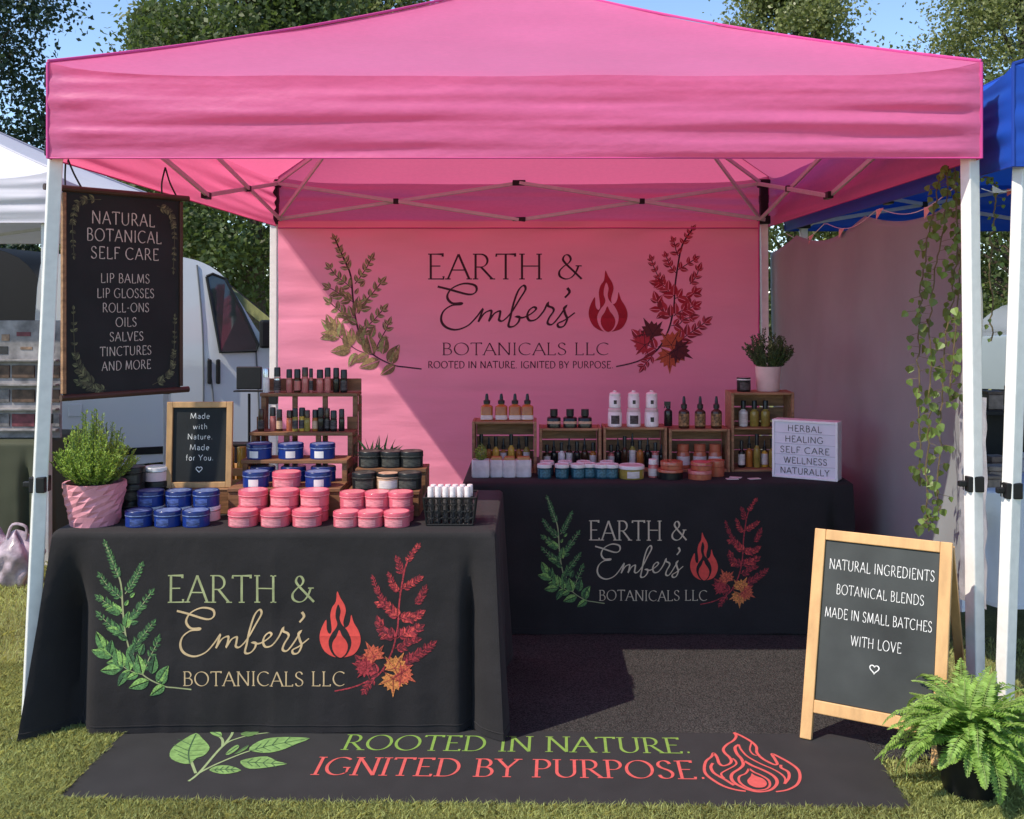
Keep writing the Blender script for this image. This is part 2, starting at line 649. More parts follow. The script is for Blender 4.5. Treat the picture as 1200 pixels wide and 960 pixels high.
def green_sprig(mb, pen, mp, tf, c_hi, c_mid, c_lo, stem, k=1.0):
    """leafy sprig; tf maps the drawing's 707 x 960 box to cloth coordinates"""
    T = lambda pts: [tf(p) for p in pts]
    s = k
    main = [(630, 897), (540, 885), (460, 870), (350, 805), (285, 715), (245, 570), (228, 430), (212, 260), (150, 100), (122, 25)]
    pen.stroke(smoothpath(T(main), 8), 2.0 * s, 1.4 * s, stem)
    hi, mid, lo = c_hi, c_mid, c_lo
    tw = lambda pts, n, l0, l1, wr, cols, sd, **kw: twig(mb, pen, mp, T(pts), n, l0 * s, l1 * s, wr, cols, stem, 1.0 * s, seed=sd, **kw)
    tw([(212, 260), (175, 170), (150, 100), (122, 30)], 8, 9, 5, .45, [lo, mid], 1)
    tw([(222, 360), (180, 320), (135, 280), (95, 225)], 6, 9, 6, .5, [mid, lo], 2)
    tw([(240, 330), (275, 280), (310, 220), (335, 165)], 6, 9, 6, .5, [lo, mid], 3)
    tw([(228, 450), (180, 420), (135, 385), (90, 355)], 5, 12, 7, .5, [mid, hi], 4)
    tw([(262, 530), (300, 450), (345, 390), (392, 325)], 6, 11, 7, .5, [lo, mid], 5)
    tw([(245, 560), (190, 540), (140, 500), (92, 455)], 5, 12, 7, .5, [lo, mid], 6)
    tw([(290, 690), (310, 620), (360, 560), (402, 505)], 6, 12, 7, .5, [lo, mid], 7)
    tw([(350, 800), (380, 720), (420, 640), (435, 600)], 5, 10, 7, .45, [lo], 8)
    tw([(350, 805), (260, 775), (190, 720), (130, 660)], 4, 19, 16, .5, [hi, mid], 9, ang=52)
    big = [(245, 530, 80, 22, hi), (262, 480, 40, 16, mid), (222, 440, 140, 17, hi), (205, 545, 170, 16, hi), (120, 650, 115, 24, hi),
           (150, 690, 165, 24, hi), (215, 770, 185, 25, hi), (205, 760, 100, 24, hi), (345, 800, 105, 26, hi), (385, 840, 200, 27, hi),
           (430, 850, 55, 26, hi), (475, 870, 215, 22, hi), (455, 865, 75, 22, mid), (400, 800, 80, 24, mid), (250, 790, 240, 20, lo),
           (270, 350, 45, 9, hi), (240, 400, 60, 9, hi), (150, 680, 80, 18, mid), (290, 740, 115, 20, lo), (260, 690, 60, 18, lo),
           (330, 690, 70, 16, lo), (255, 600, 150, 15, lo)]
    for i, (x, y, a, L, c) in enumerate(big):
        q = tf((x, y))
        sgn = -1 if mp.__dict__.get('down') else 1
        leaf2(mb, mp, q[0], q[1], R(a) * sgn, L * s * .92, L * s * .47, c[0], c[1], .0005 + .00003 * i)


def red_sprig(mb, pen, mp, tf, c_hi, c_mid, c_lo, maple, stem, k=1.0):
    """the drawing's box is 808 x 960 with the stem foot at its lower left"""
    T = lambda pts: [tf(p) for p in pts]
    s = k
    main = [(165, 905), (260, 885), (330, 860), (430, 800), (500, 680), (535, 540), (545, 400), (560, 290), (590, 150), (655, 50)]
    pen.stroke(smoothpath(T(main), 8), 1.8 * s, 1.3 * s, stem)
    hi, mid, lo = c_hi, c_mid, c_lo
    tw = lambda pts, n, l0, l1, wr, cols, sd, **kw: twig(mb, pen, mp, T(pts), n, l0 * s, l1 * s, wr, cols, stem, 1.0 * s, seed=sd, **kw)
    tw([(590, 150), (610, 110), (635, 75), (655, 50)], 5, 7, 5, .5, [mid, hi], 1)
    tw([(565, 215), (550, 180), (545, 150), (535, 125)], 4, 8, 5, .5, [mid, lo], 2)
    tw([(565, 300), (600, 280), (640, 255), (665, 240)], 4, 9, 6, .5, [hi, mid], 3)
    tw([(550, 320), (520, 290), (500, 250), (488, 220)], 5, 8, 5, .5, [mid, hi], 4)
    tw([(470, 390), (440, 350), (410, 290), (392, 240)], 6, 8, 5, .5, [lo, mid], 5)
    tw([(545, 470), (510, 440), (470, 400), (440, 390)], 5, 11, 8, .6, [mid, hi], 6)
    tw([(640, 390), (660, 370), (680, 340), (695, 305)], 4, 10, 7, .5, [mid, lo], 7)
    tw([(545, 480), (590, 465), (630, 470), (665, 450)], 4, 12, 8, .6, [hi, mid], 8)
    tw([(525, 600), (490, 570), (450, 550), (430, 500)], 5, 13, 9, .6, [mid, hi], 9)
    tw([(535, 590), (580, 560), (620, 550), (660, 530)], 5, 12, 8, .6, [mid, hi], 10)
    tw([(560, 760), (620, 710), (680, 670), (735, 630)], 6, 13, 8, .5, [lo, mid], 11)
    tw([(430, 800), (390, 780), (350, 760), (320, 730)], 4, 13, 10, .6, [lo, mid], 12)
    tw([(400, 830), (380, 860), (360, 880), (345, 900)], 3, 9, 7, .5, [lo, mid], 13)
    tw([(520, 650), (570, 640), (600, 610), (640, 600)], 4, 11, 8, .6, [mid, lo], 14)

    def mapleleaf(x, y, rot, size, c, dep):
        tips = [(-128, .55), (-98, .62), (-68, .86), (-50, .66), (-26, .70), (0, 1.0), (26, .70), (50, .66), (68, .86), (98, .62), (128, .55)]
        pts = []
        for i, (a, r) in enumerate(tips):
            pts.append((a, r))
            if i < len(tips) - 1:
                pts.append(((a + tips[i + 1][0]) / 2, min(r, tips[i + 1][1]) * .78))
        pts.append((180, .18))
        q = tf((x, y))
        sgn = -1 if mp.__dict__.get('down') else 1
        out = []
        for a, r in pts:
            th = (R(rot + a)) * sgn
            out.append((q[0] + math.cos(th) * r * size * s, q[1] + math.sin(th) * r * size * s))
        mb.poly(out, mp, dep, c, 5)
        pen.base = .0014
        for a in (-68, -128, 0, 68, 128):
            th = R(rot + a) * sgn
            pen.stroke([(q[0], q[1]), (q[0] + math.cos(th) * .7 * size * s, q[1] + math.sin(th) * .7 * size * s)], .7 * s, .5 * s, stem)
    b0 = pen.base
    mapleleaf(400, 700, 120, 21, maple[1], .0006)
    mapleleaf(520, 770, 60, 22, maple[0], .0010)
    mapleleaf(560, 800, -30, 20, maple[1], .0012)
    mapleleaf(510, 830, -90, 22, maple[0], .0008)
    mapleleaf(350, 770, 160, 18, mid[0], .0007)


FLAME = [(180, 315), (198, 352), (222, 392), (231, 430), (222, 470), (216, 500), (224, 530), (244, 520), (256, 492), (263, 453), (278, 500),
         (305, 545), (319, 592), (311, 640), (282, 684), (238, 702), (195, 707), (148, 698), (104, 668), (80, 620), (76, 575), (88, 530),
         (114, 484), (117, 530), (124, 556), (138, 566), (147, 545), (143, 500), (139, 455), (150, 410), (172, 376)]
CHANNEL = [(186, 392), (200, 430), (194, 470), (204, 506), (238, 545), (262, 600), (257, 652), (222, 704), (170, 703), (138, 660), (129, 610),
           (147, 566), (172, 532), (180, 505), (170, 470), (172, 430)]
DROP = [(192, 543), (208, 575), (232, 606), (243, 640), (232, 680), (202, 707), (172, 692), (152, 655), (154, 615), (176, 580)]


def flame(mb, mp, tf, red, gap):
    mb.poly(smoothpath([tf(p) for p in FLAME], 3, True), mp, .0003, red, 2.5)
    mb.poly(smoothpath([tf(p) for p in CHANNEL], 3, True), mp, .0006, gap, 2.5)
    mb.poly(smoothpath([tf(p) for p in DROP], 3, True), mp, .0009, red, 2.5)


def heart(pen, cx, cy, s, w, mi=0, ydir=1):
    pts = []
    for i in range(33):
        t = 2 * math.pi * i / 32
        pts.append((cx + s * 16 * math.sin(t) ** 3 / 17, cy + ydir * s * (13 * math.cos(t) - 5 * math.cos(2 * t) - 2 * math.cos(3 * t) - math.cos(4 * t)) / 17))
    pen.stroke(pts, w, w, mi)


class Mapper:
    """design coordinates -> world"""

    def __init__(self, fn, down=False):
        self.fn = fn
        self.down = down

    def __call__(self, x, y, d):
        return self.fn(x, y, d)


# ------------------------------------------------------------------ materials
pink = (0.78, 0.105, 0.33)
m_canopy = M('canopy_fabric', (0.91, 0.215, 0.475), .5, .05, 3, bump=.22, bs=16, ridge=.35, rs=3.2, stretch=(.6, .6, 1.6), fine=.04, fs=60, transl=.48, tcol=(0.94, 0.17, 0.32), sheen=.2)
m_canopy_seam = M('canopy_seam', (0.60, 0.06, 0.26), .6, .08)
m_backdrop = M('backdrop_fabric', (0.87, 0.30, 0.435), .6, .03, 2, ridge=.28, rs=2.4, bump=.22, bs=6, stretch=(.5, 1, 2.2), transl=.12)
m_white_metal = M('white_painted_steel', (0.80, 0.785, 0.75), .35, .06, 30, bump=.02, bs=80)
m_grey_metal = M('grey_truss_steel', (0.55, 0.55, 0.56), .35, .06, 30, metal=.2)
m_black_plastic = M('black_plastic', (0.012, 0.012, 0.013), .45, .15, 40, spec=.3)
m_black_cloth = M('black_tablecloth', (0.021, 0.0185, 0.0195), .8, .18, 5, bump=.25, bs=11, ridge=.30, rs=3.5, fine=.22, fs=600, spec=.25, sheen=.04)
m_wood = M('crate_wood', (0.30, 0.165, 0.085), .65, .35, 10, bump=.12, bs=30, stretch=(1, 6, 6))
m_wood_dark = M('riser_wood', (0.21, 0.098, 0.045), .6, .35, 10, bump=.12, bs=30, stretch=(1, 6, 6))
m_pine = M('pine_wood', (0.62, 0.36, 0.15), .5, .16, 7, bump=.05, bs=40, stretch=(4, 4, .7))
m_oak = M('oak_frame', (0.46, 0.27, 0.12), .5, .2, 12, bump=.05, bs=40, stretch=(3, 3, 1))
m_chalk = M('chalkboard', (0.014, 0.017, 0.019), .8, .25, 6, bump=.02, bs=60)
m_chalkgreen = M('chalkboard_grey', (0.045, 0.050, 0.048), .75, .45, 3.5, bump=.02, bs=60)
m_ink_white = M('white_chalk_ink', (0.74, 0.73, 0.70), .8, .35, 90)
m_ink_cream = M('cream_ink', (0.62, 0.44, 0.24), .8, .1, 60)
m_ink_pale = M('pale_grey_ink', (0.54, 0.50, 0.45), .8, .3, 80)
m_ink_sage = M('sage_ink', (0.35, 0.37, 0.18), .8, .2, 25)
m_ink_dark = M('dark_plum_ink', (0.045, 0.012, 0.022), .8, .1, 60)
m_ink_red = M('red_ink', (0.72, 0.075, 0.06), .8, .1, 60)
m_ink_crimson = M('crimson_ink', (0.34, 0.010, 0.03), .8, .1, 60)
m_g1 = M('leaf_ink_bright', (0.23, 0.40, 0.10), .8, .6, 170)
m_g2 = M('leaf_ink_mid', (0.10, 0.22, 0.07), .8, .6, 170)
m_g3 = M('leaf_ink_deep', (0.045, 0.10, 0.045), .8, .6, 170)
m_r1 = M('ember_ink_bright', (0.58, 0.07, 0.06), .8, .6, 170)
m_r2 = M('ember_ink_mid', (0.36, 0.035, 0.045), .8, .6, 170)
m_r3 = M('ember_ink_deep', (0.15, 0.02, 0.03), .8, .6, 170)
m_o1 = M('maple_ink_orange', (0.62, 0.22, 0.06), .8, .6, 170)
m_o2 = M('maple_ink_rust', (0.52, 0.10, 0.05), .8, .6, 170)
m_b1 = M('banner_leaf_olive', (0.27, 0.20, 0.09), .8, .5, 90)
m_b2 = M('banner_leaf_dark', (0.17, 0.125, 0.06), .8, .5, 90)
m_b3 = M('banner_leaf_green', (0.24, 0.25, 0.10), .8, .5, 90)
m_leaf = M('tree_leaves', (0.088, 0.115, 0.040), .55, .25, .6, island=.35, transl=.30, tcol=(0.16, 0.24, 0.05))
m_leaf_pale = M('tree_leaves_pale', (0.185, 0.205, 0.075), .42, .25, .6, island=.35, transl=.30, tcol=(0.24, 0.30, 0.07))
m_bark = M('bark', (0.10, 0.075, 0.055), .9, .35, 12, bump=.5, bs=14, stretch=(2, 2, .5))

# ------------------------------------------------------------------ ground
m_ground = M('lawn_soil', (0.20, 0.205, 0.075), .95, .35, 2.5, bump=.6, bs=60, fine=.3, fs=120)
mb = MB()
mb.add([(-500, -30, 0), (500, -30, 0), (500, 900, 0), (-500, 900, 0)], [(0, 1, 2, 3)])
tag(mb.build('ground', m_ground), kind='structure')


# ------------------------------------------------------------------ canopy tent
CX, CY, HX, HY = -0.065, 5.215, 1.615, 1.625
ZE, ZV, ZP = 2.285, 2.0, 3.115


def canopy(name, label, cx, cy, hx, hy, ze, zv, zp, mat, seam, wr, legs, legm, mats_truss, group=None, truss=True, seed=3.0):
    t = thing(name, label, 'canopy tent', (cx, cy, 0), 0, group)
    corners = [(-1, -1), (1, -1), (1, 1), (-1, 1)]

    def eave(i, s):
        a, b = corners[i], corners[(i + 1) % 4]
        u = (s + 1) / 2
        x = cx + hx * (a[0] + (b[0] - a[0]) * u)
        y = cy + hy * (a[1] + (b[1] - a[1]) * u)
        return Vector((x, y, ze + .05 * abs(s) ** 10 + .008 * noise.noise((x * 2, y * 2, seed))))
    roof, val = MB(), MB()
    for i in range(4):
        def rf(u, v, i=i):
            s = 2 * u - 1
            e = eave(i, s)
            p = e.lerp(Vector((cx, cy, zp)), v)
            g = v * .80 + .20 * v * v
            p.z = e.z + (zp - e.z) * g - .035 * (1 - s * s) * math.sin(math.pi * v)
            p.z += .012 * noise.noise((p.x * 2.2, p.y * 2.2, seed)) * math.sin(math.pi * v)
            return p
        roof.grid(rf, 40, 26)
        out = Vector(((corners[i][0] + corners[(i + 1) % 4][0]) / 2, (corners[i][1] + corners[(i + 1) % 4][1]) / 2, 0))

        def vf(u, v, i=i, out=out):
            s = 2 * u - 1
            e = eave(i, s)
            p = e.copy()
            p.z = e.z + (zv - e.z) * v
            along = e.x if abs(out.y) > .5 else e.y
            edge = .30 + .70 * abs(s) ** 1.0 * (1.0 if s < 0 else .6)
            zz = ze + (p.z - ze) * (1 + .22 * (s + 1) * .5)
            w = noise.noise((along * .7, zz * 19, seed + i)) * wr * edge * 1.5
            w += noise.noise((along * 2.2, zz * 34, seed + 9 + i)) * wr * .35 * edge
            w += .010 * math.sin(math.pi * v)
            p += out * w * min(1, v * 6) * (1 if v < .97 else .6) * min(1, .25 + (1 - abs(s)) * 14)
            return p
        val.grid(vf, 110, 34)
    roof.build('roof', mat, t, smooth=True, angle=60)
    val.build('valance', mat, t, smooth=True, angle=0)
    pip = MB()
    for i in range(4):
        pts = []
        for k in range(21):
            v = k / 20
            e = eave(i, -1)
            p = e.lerp(Vector((cx, cy, zp)), v)
            g = v * .80 + .20 * v * v
            p.z = e.z + (zp - e.z) * g + .004
            pts.append(p)
        pip.tube(pts, .006, 6)
        e = eave(i, -1)
        pip.tube([e, Vector((e.x, e.y, (e.z + zv) / 2)), Vector((e.x, e.y, zv))], .006, 6)
        hem = [eave(i, -1 + 2 * k / 30) for k in range(31)]
        pip.tube([Vector((p.x, p.y, zv + .001)) for p in hem], .003, 5)
    pip.build('piping', seam, t, smooth=True)
    for (top, bot) in legs:
        lg = MB()
        top, bot = Vector(top), Vector(bot)
        lg.bar(bot, top, .046)
        lo = lg.build('leg', legm, t, bevel=.004)
        d = (bot - top)
        ad = MB()
        q = top + d * .62
        ad.box(q, (.056, .056, .055))
        ad.box(q + Vector((-.04, -.005, 0)), (.03, .02, .02))
        ad.build('adjuster', mats_truss[1], lo, bevel=.004)
        stp = MB()
        stp.box(top + d * .055, (.054, .054, .022))
        stp.build('strap', mats_truss[1], lo, bevel=.003)
        ft = MB()
        ft.box(bot + Vector((0, 0, .003)), (.10, .10, .006))
        ft.build('foot_plate', mats_truss[0], lo, bevel=.001)
    if truss:
        zu, zl = ze - .005, zv + .04
        P = [Vector(l[0]) for l in legs]
        for i in range(4):
            a, b = P[i], P[(i + 1) % 4]
            ins = (Vector((cx, cy, 0)) - (a + b) / 2)
            ins.z = 0
            ins.normalize()
            tb = MB()
            jb = MB()
            for (u0, u1) in ((0, .5), (.5, 1)):
                p0, p1 = a.lerp(b, u0), a.lerp(b, u1)
                o1, o2 = ins * .028, ins * .045
                tb.bar(Vector((p0.x, p0.y, zu)) + o1, Vector((p1.x, p1.y, zl)) + o1, .013, .024)
                tb.bar(Vector((p0.x, p0.y, zl)) + o2, Vector((p1.x, p1.y, zu)) + o2, .013, .024)
                mm = (p0 + p1) / 2
                jb.box(Vector((mm.x, mm.y, (zu + zl) / 2)) + ins * .036, (.035, .035, .035))
            m2 = (a + b) / 2
            for z in (zu, zl):
                jb.box(Vector((m2.x, m2.y, z)) + ins * .036, (.085 if abs(ins.y) > .5 else .03, .03 if abs(ins.y) > .5 else .085, .035))
            to = tb.build('truss', mats_truss[0], t, bevel=.003)
            jb.build('joint', mats_truss[1], to, bevel=.004)
        for i in range(4):
            p = P[i]
            c = MB()
            c.box((p.x, p.y, zu), (.075, .075, .05))
            c.box((p.x, p.y, zl), (.075, .075, .055))
            c.box((p.x, p.y, (zu + zl) / 2 + .02), (.056, .056, .05))
            c.box((p.x, p.y, (zu + zl) / 2), (.050, .050, zu - zl))
            c.build('corner_bracket', mats_truss[1], t, bevel=.006)
            br = MB()
            q = Vector((cx, cy, 0)) - p
            q.z = 0
            h = q.normalized()
            br.bar(Vector((p.x, p.y, zl)) + h * .03, Vector((p.x, p.y, 0)) + h * .62 + Vector((0, 0, zu + .17)), .014, .024)
            br.bar(Vector((p.x, p.y, zu)) + h * .03, Vector((p.x, p.y, 0)) + h * .95 + Vector((0, 0, zu + .30)), .014, .024)
            br.build('brace', mats_truss[0], t, bevel=.003)
    return t


PL = [((-1.668, 3.65, ZE), (-1.752, 3.60, 0)), ((1.532, 3.65, ZE), (1.545, 3.62, 0)),
      ((1.505, 6.78, ZE), (1.52, 6.78, 0)), ((-1.692, 6.78, ZE), (-1.70, 6.78, 0))]
canopy('canopy_tent', 'pink pop-up canopy tent on white steel legs over the stall', CX, CY, HX, HY, ZE, ZV, ZP,
       m_canopy, m_canopy_seam, .022, PL, m_white_metal, (m_grey_metal, m_black_plastic))

# backdrop banner, hung between the rear legs
YB = 6.73


def banner_y(x, z):
    return YB + .010 * noise.noise((x * 1.2, z * 3.0, 4)) + .006 * noise.noise((x * 4, z * 7, 9)) \
        + .010 * math.exp(-((z - 1.98) / .05) ** 2) * math.sin(x * 9) \
        + sum(.006 * math.exp(-abs(z - zc) / .025) * (.6 + .4 * math.sin(x * 3 + zc * 9)) for zc in (.47, .93, 1.40)) \
        + .008 * noise.noise((x * 1.5 + z * 2.5, z * 9, 14)) * math.exp(-((x + 1.4) / .9) ** 2)


bt = thing('backdrop_banner', 'large pink banner with leaf sprigs and flame hung at the back of the stall', 'banner', (0, YB, 0))
mb = MB()
mb.grid(lambda u, v: Vector((-1.655 + 3.12 * u, banner_y(-1.655 + 3.12 * u, .03 + 2.0 * v), .03 + 2.0 * v)), 150, 130)
mb.build('banner_cloth', m_backdrop, bt, smooth=True, angle=0)
hm = MB()
for z in (1.985, ):
    hm.tube([Vector((-1.655 + 3.12 * k / 60, banner_y(-1.655 + 3.12 * k / 60, z) - .004, z)) for k in range(61)], .004, 5)
hm.tube([Vector((1.462, banner_y(1.462, .03 + k * .1) - .003, .03 + k * .1)) for k in range(21)], .005, 5)
hm.build('hem', m_canopy_seam, bt, smooth=True)


def bmap(px, py, d):
    p = on(px, py, YB)
    return Vector((p.x, banner_y(p.x, p.z) - .0018 - d, p.z))


bm = Mapper(bmap, True)
mb = MB()
pen = Pen(mb, bm, maxseg=6)
pen.text('EARTH &', 592, 327, 182, 29, 'serif', 0, ydir=-1, weight=1.0)
embers(pen, lambda p: (513 + (p[0] - 110) * .1735, 332 + (p[1] - 305) * .158), 3.0)
pen.text('BOTANICALS LLC', 616, 416, 196, 14, 'serif', 0, ydir=-1, weight=1.1)
pen.text('ROOTED IN NATURE. IGNITED BY PURPOSE.', 610, 431.5, 217, 8, 'flare', 0, ydir=-1, weight=1.25, space=.13)
mb.build('lettering', m_ink_dark, bt)
mb = MB()
flame(mb, bm, lambda p: (690 + (p[0] - 76) * .187, 317 + (p[1] - 315) * .184), 0, 1)
mb.build('flame_emblem', [m_ink_crimson, m_backdrop], bt)
mb = MB()
pen = Pen(mb, bm)
tfl = lambda p: (376 + (p[0] - 40) * .200, 279 + (p[1] - 25) * .176)
green_sprig(mb, pen, bm, tfl, (0, 1), (1, 2), (2, 1), 3, 1.05)
mb.build('green_sprig', [m_b1, m_b2, m_b3, m_ink_dark], bt)
mb = MB()
pen = Pen(mb, bm)
tfr = lambda p: (722 + (p[0] - 165) * .182, 269 + (p[1] - 50) * .188)
red_sprig(mb, pen, bm, tfr, (0, 1), (1, 2), (2, 1), (3, 4), 5, 1.05)
mb.build('ember_sprig', [m_ink_crimson, M('banner_red_mid', (.42, .035, .055), .8, .2, 60), M('banner_red_deep', (.24, .02, .035), .8, .2, 60),
                         M('banner_maple', (.46, .10, .05), .8, .2, 60), M('banner_maple_dark', (.10, .02, .025), .8, .2, 60), m_ink_dark], bt)


DENSE[:] = [1.45, .84, 1.05]


# ------------------------------------------------------------------ tablecloths
class Cloth:
    def __init__(self, x0, x1, y0, y1, zt, zb, seed, amp=.012, flare=.07, side=.03):
        self.__dict__.update(locals())

    def front(self, x, t):
        n = noise.noise((x * 2.1, t * .7, self.seed)) * self.amp + noise.noise((x * 6, t * 1.1, self.seed + 5)) * self.amp * .45 \
            + noise.noise((x * 13 + t * .8, t * .9, self.seed + 6)) * self.amp * .28
        crease = sum(math.exp(-abs(x - self.x0 - (self.x1 - self.x0) * q) / .018) for q in (.26, .5, .74)) * .003 * min(1, t * 5)
        crease += .002 * math.exp(-abs(t - .52) / .02)
        sag = crease + .003 * noise.noise((x * 5, t * 6, self.seed + 8))
        e = math.exp(-((x - self.x0 - .075) / .036) ** 2) * 1.3 + math.exp(-((self.x1 - .085 - x) / .020) ** 2) * .8
        e *= min(1, t * 2.5) / max(t, .4)
        f = math.exp(-((x - self.x0) / .05) ** 2) + math.exp(-((self.x1 - x) / .05) ** 2)
        return -.006 - t * (.010 + n) - sag - t * f * self.flare * .8 + t * e * .075

    def ring(self, t):
        pts = []
        x0, x1, y0, y1 = self.x0, self.x1, self.y0, self.y1
        z = self.zt + (self.zb - self.zt) * t

        def sidew(x, n):
            return 0
        # front edge left -> right
        N = 110
        for i in range(N + 1):
            x = x0 + (x1 - x0) * i / N
            f = math.exp(-((x - x0) / .05) ** 2) * -1 + math.exp(-((x1 - x) / .05) ** 2) * .4
            pts.append(Vector((x + f * t * self.flare, y0 + self.front(x, t), z + (.006 * noise.noise((x * 4, 2, self.seed)) if t > .98 else 0))))
        M_ = 44
        for i in range(1, M_ + 1):
            y = y0 + (y1 - y0) * i / M_
            f = math.exp(-((y - y0) / .06) ** 2)
            w = t * self.side * (noise.noise((y * 5.5, .3 * t, self.seed + 2)) + .4) + f * t * self.flare * .4
            dent = max(0, 1 - abs(y - y0 - .10) / .07) ** 2
            pts.append(Vector((x1 + .006 + w - t * dent * .03, y + (self.front(x1, t) if i == 0 else 0), z)))
        for i in range(1, 31):
            x = x1 + (x0 - x1) * i / 30
            pts.append(Vector((x, y1 + .006 + t * .02 * noise.noise((x * 5, t, self.seed + 3)), z)))
        for i in range(1, M_):
            y = y1 + (y0 - y1) * i / M_
            f = math.exp(-((y - y0) / .06) ** 2)
            w = t * self.side * (noise.noise((y * 5.5, .3 * t, self.seed + 4)) + .4) + f * t * self.flare
            dent = max(0, 1 - abs(y - y0 - .10) / .07) ** 2
            pts.append(Vector((x0 - .006 - w + t * dent * .03, y, z)))
        return pts

    def build(self, name, label, mat):
        mb = MB()
        K = 26
        rings = [self.ring(0)]
        inner = []
        c = Vector(((self.x0 + self.x1) / 2, (self.y0 + self.y1) / 2, 0))
        for p in rings[0]:
            q = p - c
            inner.append(Vector((c.x + q.x * (1 - .012 / max(.1, abs(q.x) + .01)), c.y + q.y * (1 - .010 / max(.1, abs(q.y) + .01)), self.zt)))
        r0 = []
        for p in rings[0]:
            r0.append(Vector((p.x, p.y, self.zt - .010)))
        R_ = [inner, r0] + [self.ring(k / K) for k in range(1, K + 1)]
        n = len(inner)
        vs = [p for r in R_ for p in r]
        fs = []
        for j in range(len(R_) - 1):
            for i in range(n):
                i2 = (i + 1) % n
                fs.append((j * n + i2, j * n + i, (j + 1) * n + i, (j + 1) * n + i2))
        fs.append(tuple(range(n)))
        mb.add(vs, fs)
        t = thing(name, label, 'tablecloth', (c.x, c.y, 0))
        mb.build('cloth', mat, t, smooth=True, angle=50)
        hb = MB()
        hp = self.ring(.965)
        hb.tube(hp + [hp[0]], .0022, 5)
        hb.build('hem', mat, t, smooth=True)
        return t

    def mapper(self, lift=.0006):
        D = self.y0

        def f(px, py, d):
            p = on(px, py, D)
            t = min(1, max(0, (self.zt - p.z) / (self.zt - self.zb)))
            return Vector((p.x, D + self.front(p.x, t) - lift - d, p.z))
        return Mapper(f, True)


def stall_logo(root, mp, ox, oy, k, head, line, script):
    """the printed logo; ox, oy and k place the front cloth's drawing on another cloth"""
    X = lambda x: ox + (x - 300) * k[0]
    Y = lambda y: oy + (y - 730) * k[1]
    s = (k[0] + k[1]) / 2
    mb = MB()
    pen = Pen(mb, mp, maxseg=8)
    pen.text('EARTH &', X(283.5), Y(705), 172 * k[0], 31 * k[1], 'serif', 0, ydir=-1)
    pen.text('BOTANICALS LLC', X(310), Y(803), 190 * k[0], 16.5 * k[1], 'serif', 1, ydir=-1, weight=1.1)
    embers(pen, lambda p: (X(208.3 + (p[0] - 110) / 6), Y(711 + (p[1] - 305) / 6)), 2.9 * s, 2)
    mb.build('lettering', [head, line, script], root)
    mb = MB()
    flame(mb, mp, lambda p: (X(360 + p[0] / 5.05), Y(630 + p[1] / 5.05)), 0, 1)
    mb.build('flame_emblem', [m_ink_red, m_black_cloth], root)
    mb = MB()
    pen = Pen(mb, mp)
    green_sprig(mb, pen, mp, lambda p: (X(100 + p[0] / 5.05), Y(630 + p[1] / 5.05)), (0, 1), (1, 2), (2, 1), 3, s)
    mb.build('green_sprig', [m_g1, m_g2, m_g3, m_ink_sage], root)
    mb = MB()
    pen = Pen(mb, mp)
    red_sprig(mb, pen, mp, lambda p: (X(360 + p[0] / 5.05), Y(630 + p[1] / 5.05)), (0, 1), (1, 2), (2, 1), (3, 4), 5, s)
    mb.build('ember_sprig', [m_r1, m_r2, m_r3, m_o1, m_o2, m_r2], root)


ZT1, ZT2 = .71, .69
cl1 = Cloth(-1.665, -.135, 3.60, 4.38, ZT1, .012, 3.3, amp=.024, flare=.085, side=.05)
t1 = cl1.build('tablecloth', 'black tablecloth with gold and green lettering on the front left table', m_black_cloth)
stall_logo(t1, cl1.mapper(), 300, 730, (1, 1), m_ink_sage, m_ink_cream, m_ink_cream)
cl2 = Cloth(-.315, 1.44, 4.68, 5.46, ZT2, .012, 8.1, amp=.02, flare=.05)
t2 = cl2.build('tablecloth', 'black tablecloth with faint lettering on the shaded rear table', m_black_cloth)
m_ink_tan = M('tan_ink', (0.60, 0.50, 0.36), .8, .1, 60)
stall_logo(t2, cl2.mapper(), 758.5, 650.5, (.667, .72), m_ink_tan, m_ink_tan, m_ink_tan)

# ------------------------------------------------------------------ carpet and runner
m_carpet = M('rubber_carpet', (0.044, 0.041, 0.038), .9, .15, 4, bump=.9, bs=160, fine=.8, fs=190)
m_runner = M('runner_felt', (0.027, 0.026, 0.027), .9, .14, 8, bump=.3, bs=500, fine=.15, fs=500)
mb = MB()
mb.box((.36, 4.815, .004), (2.56, 2.83, .008))
tag(mb.build('carpet', m_carpet, bevel=.003), 'speckled dark grey carpet between the two tables', 'carpet')

RUN = thing('runner_mat', 'black runner mat with green and red slogan lying before the front table', 'runner mat', (-.15, 3.36, 0), R(-1.4))


def rl(x, y, d=0):
    return Vector((x + .15, y - 3.36, .011 + d))


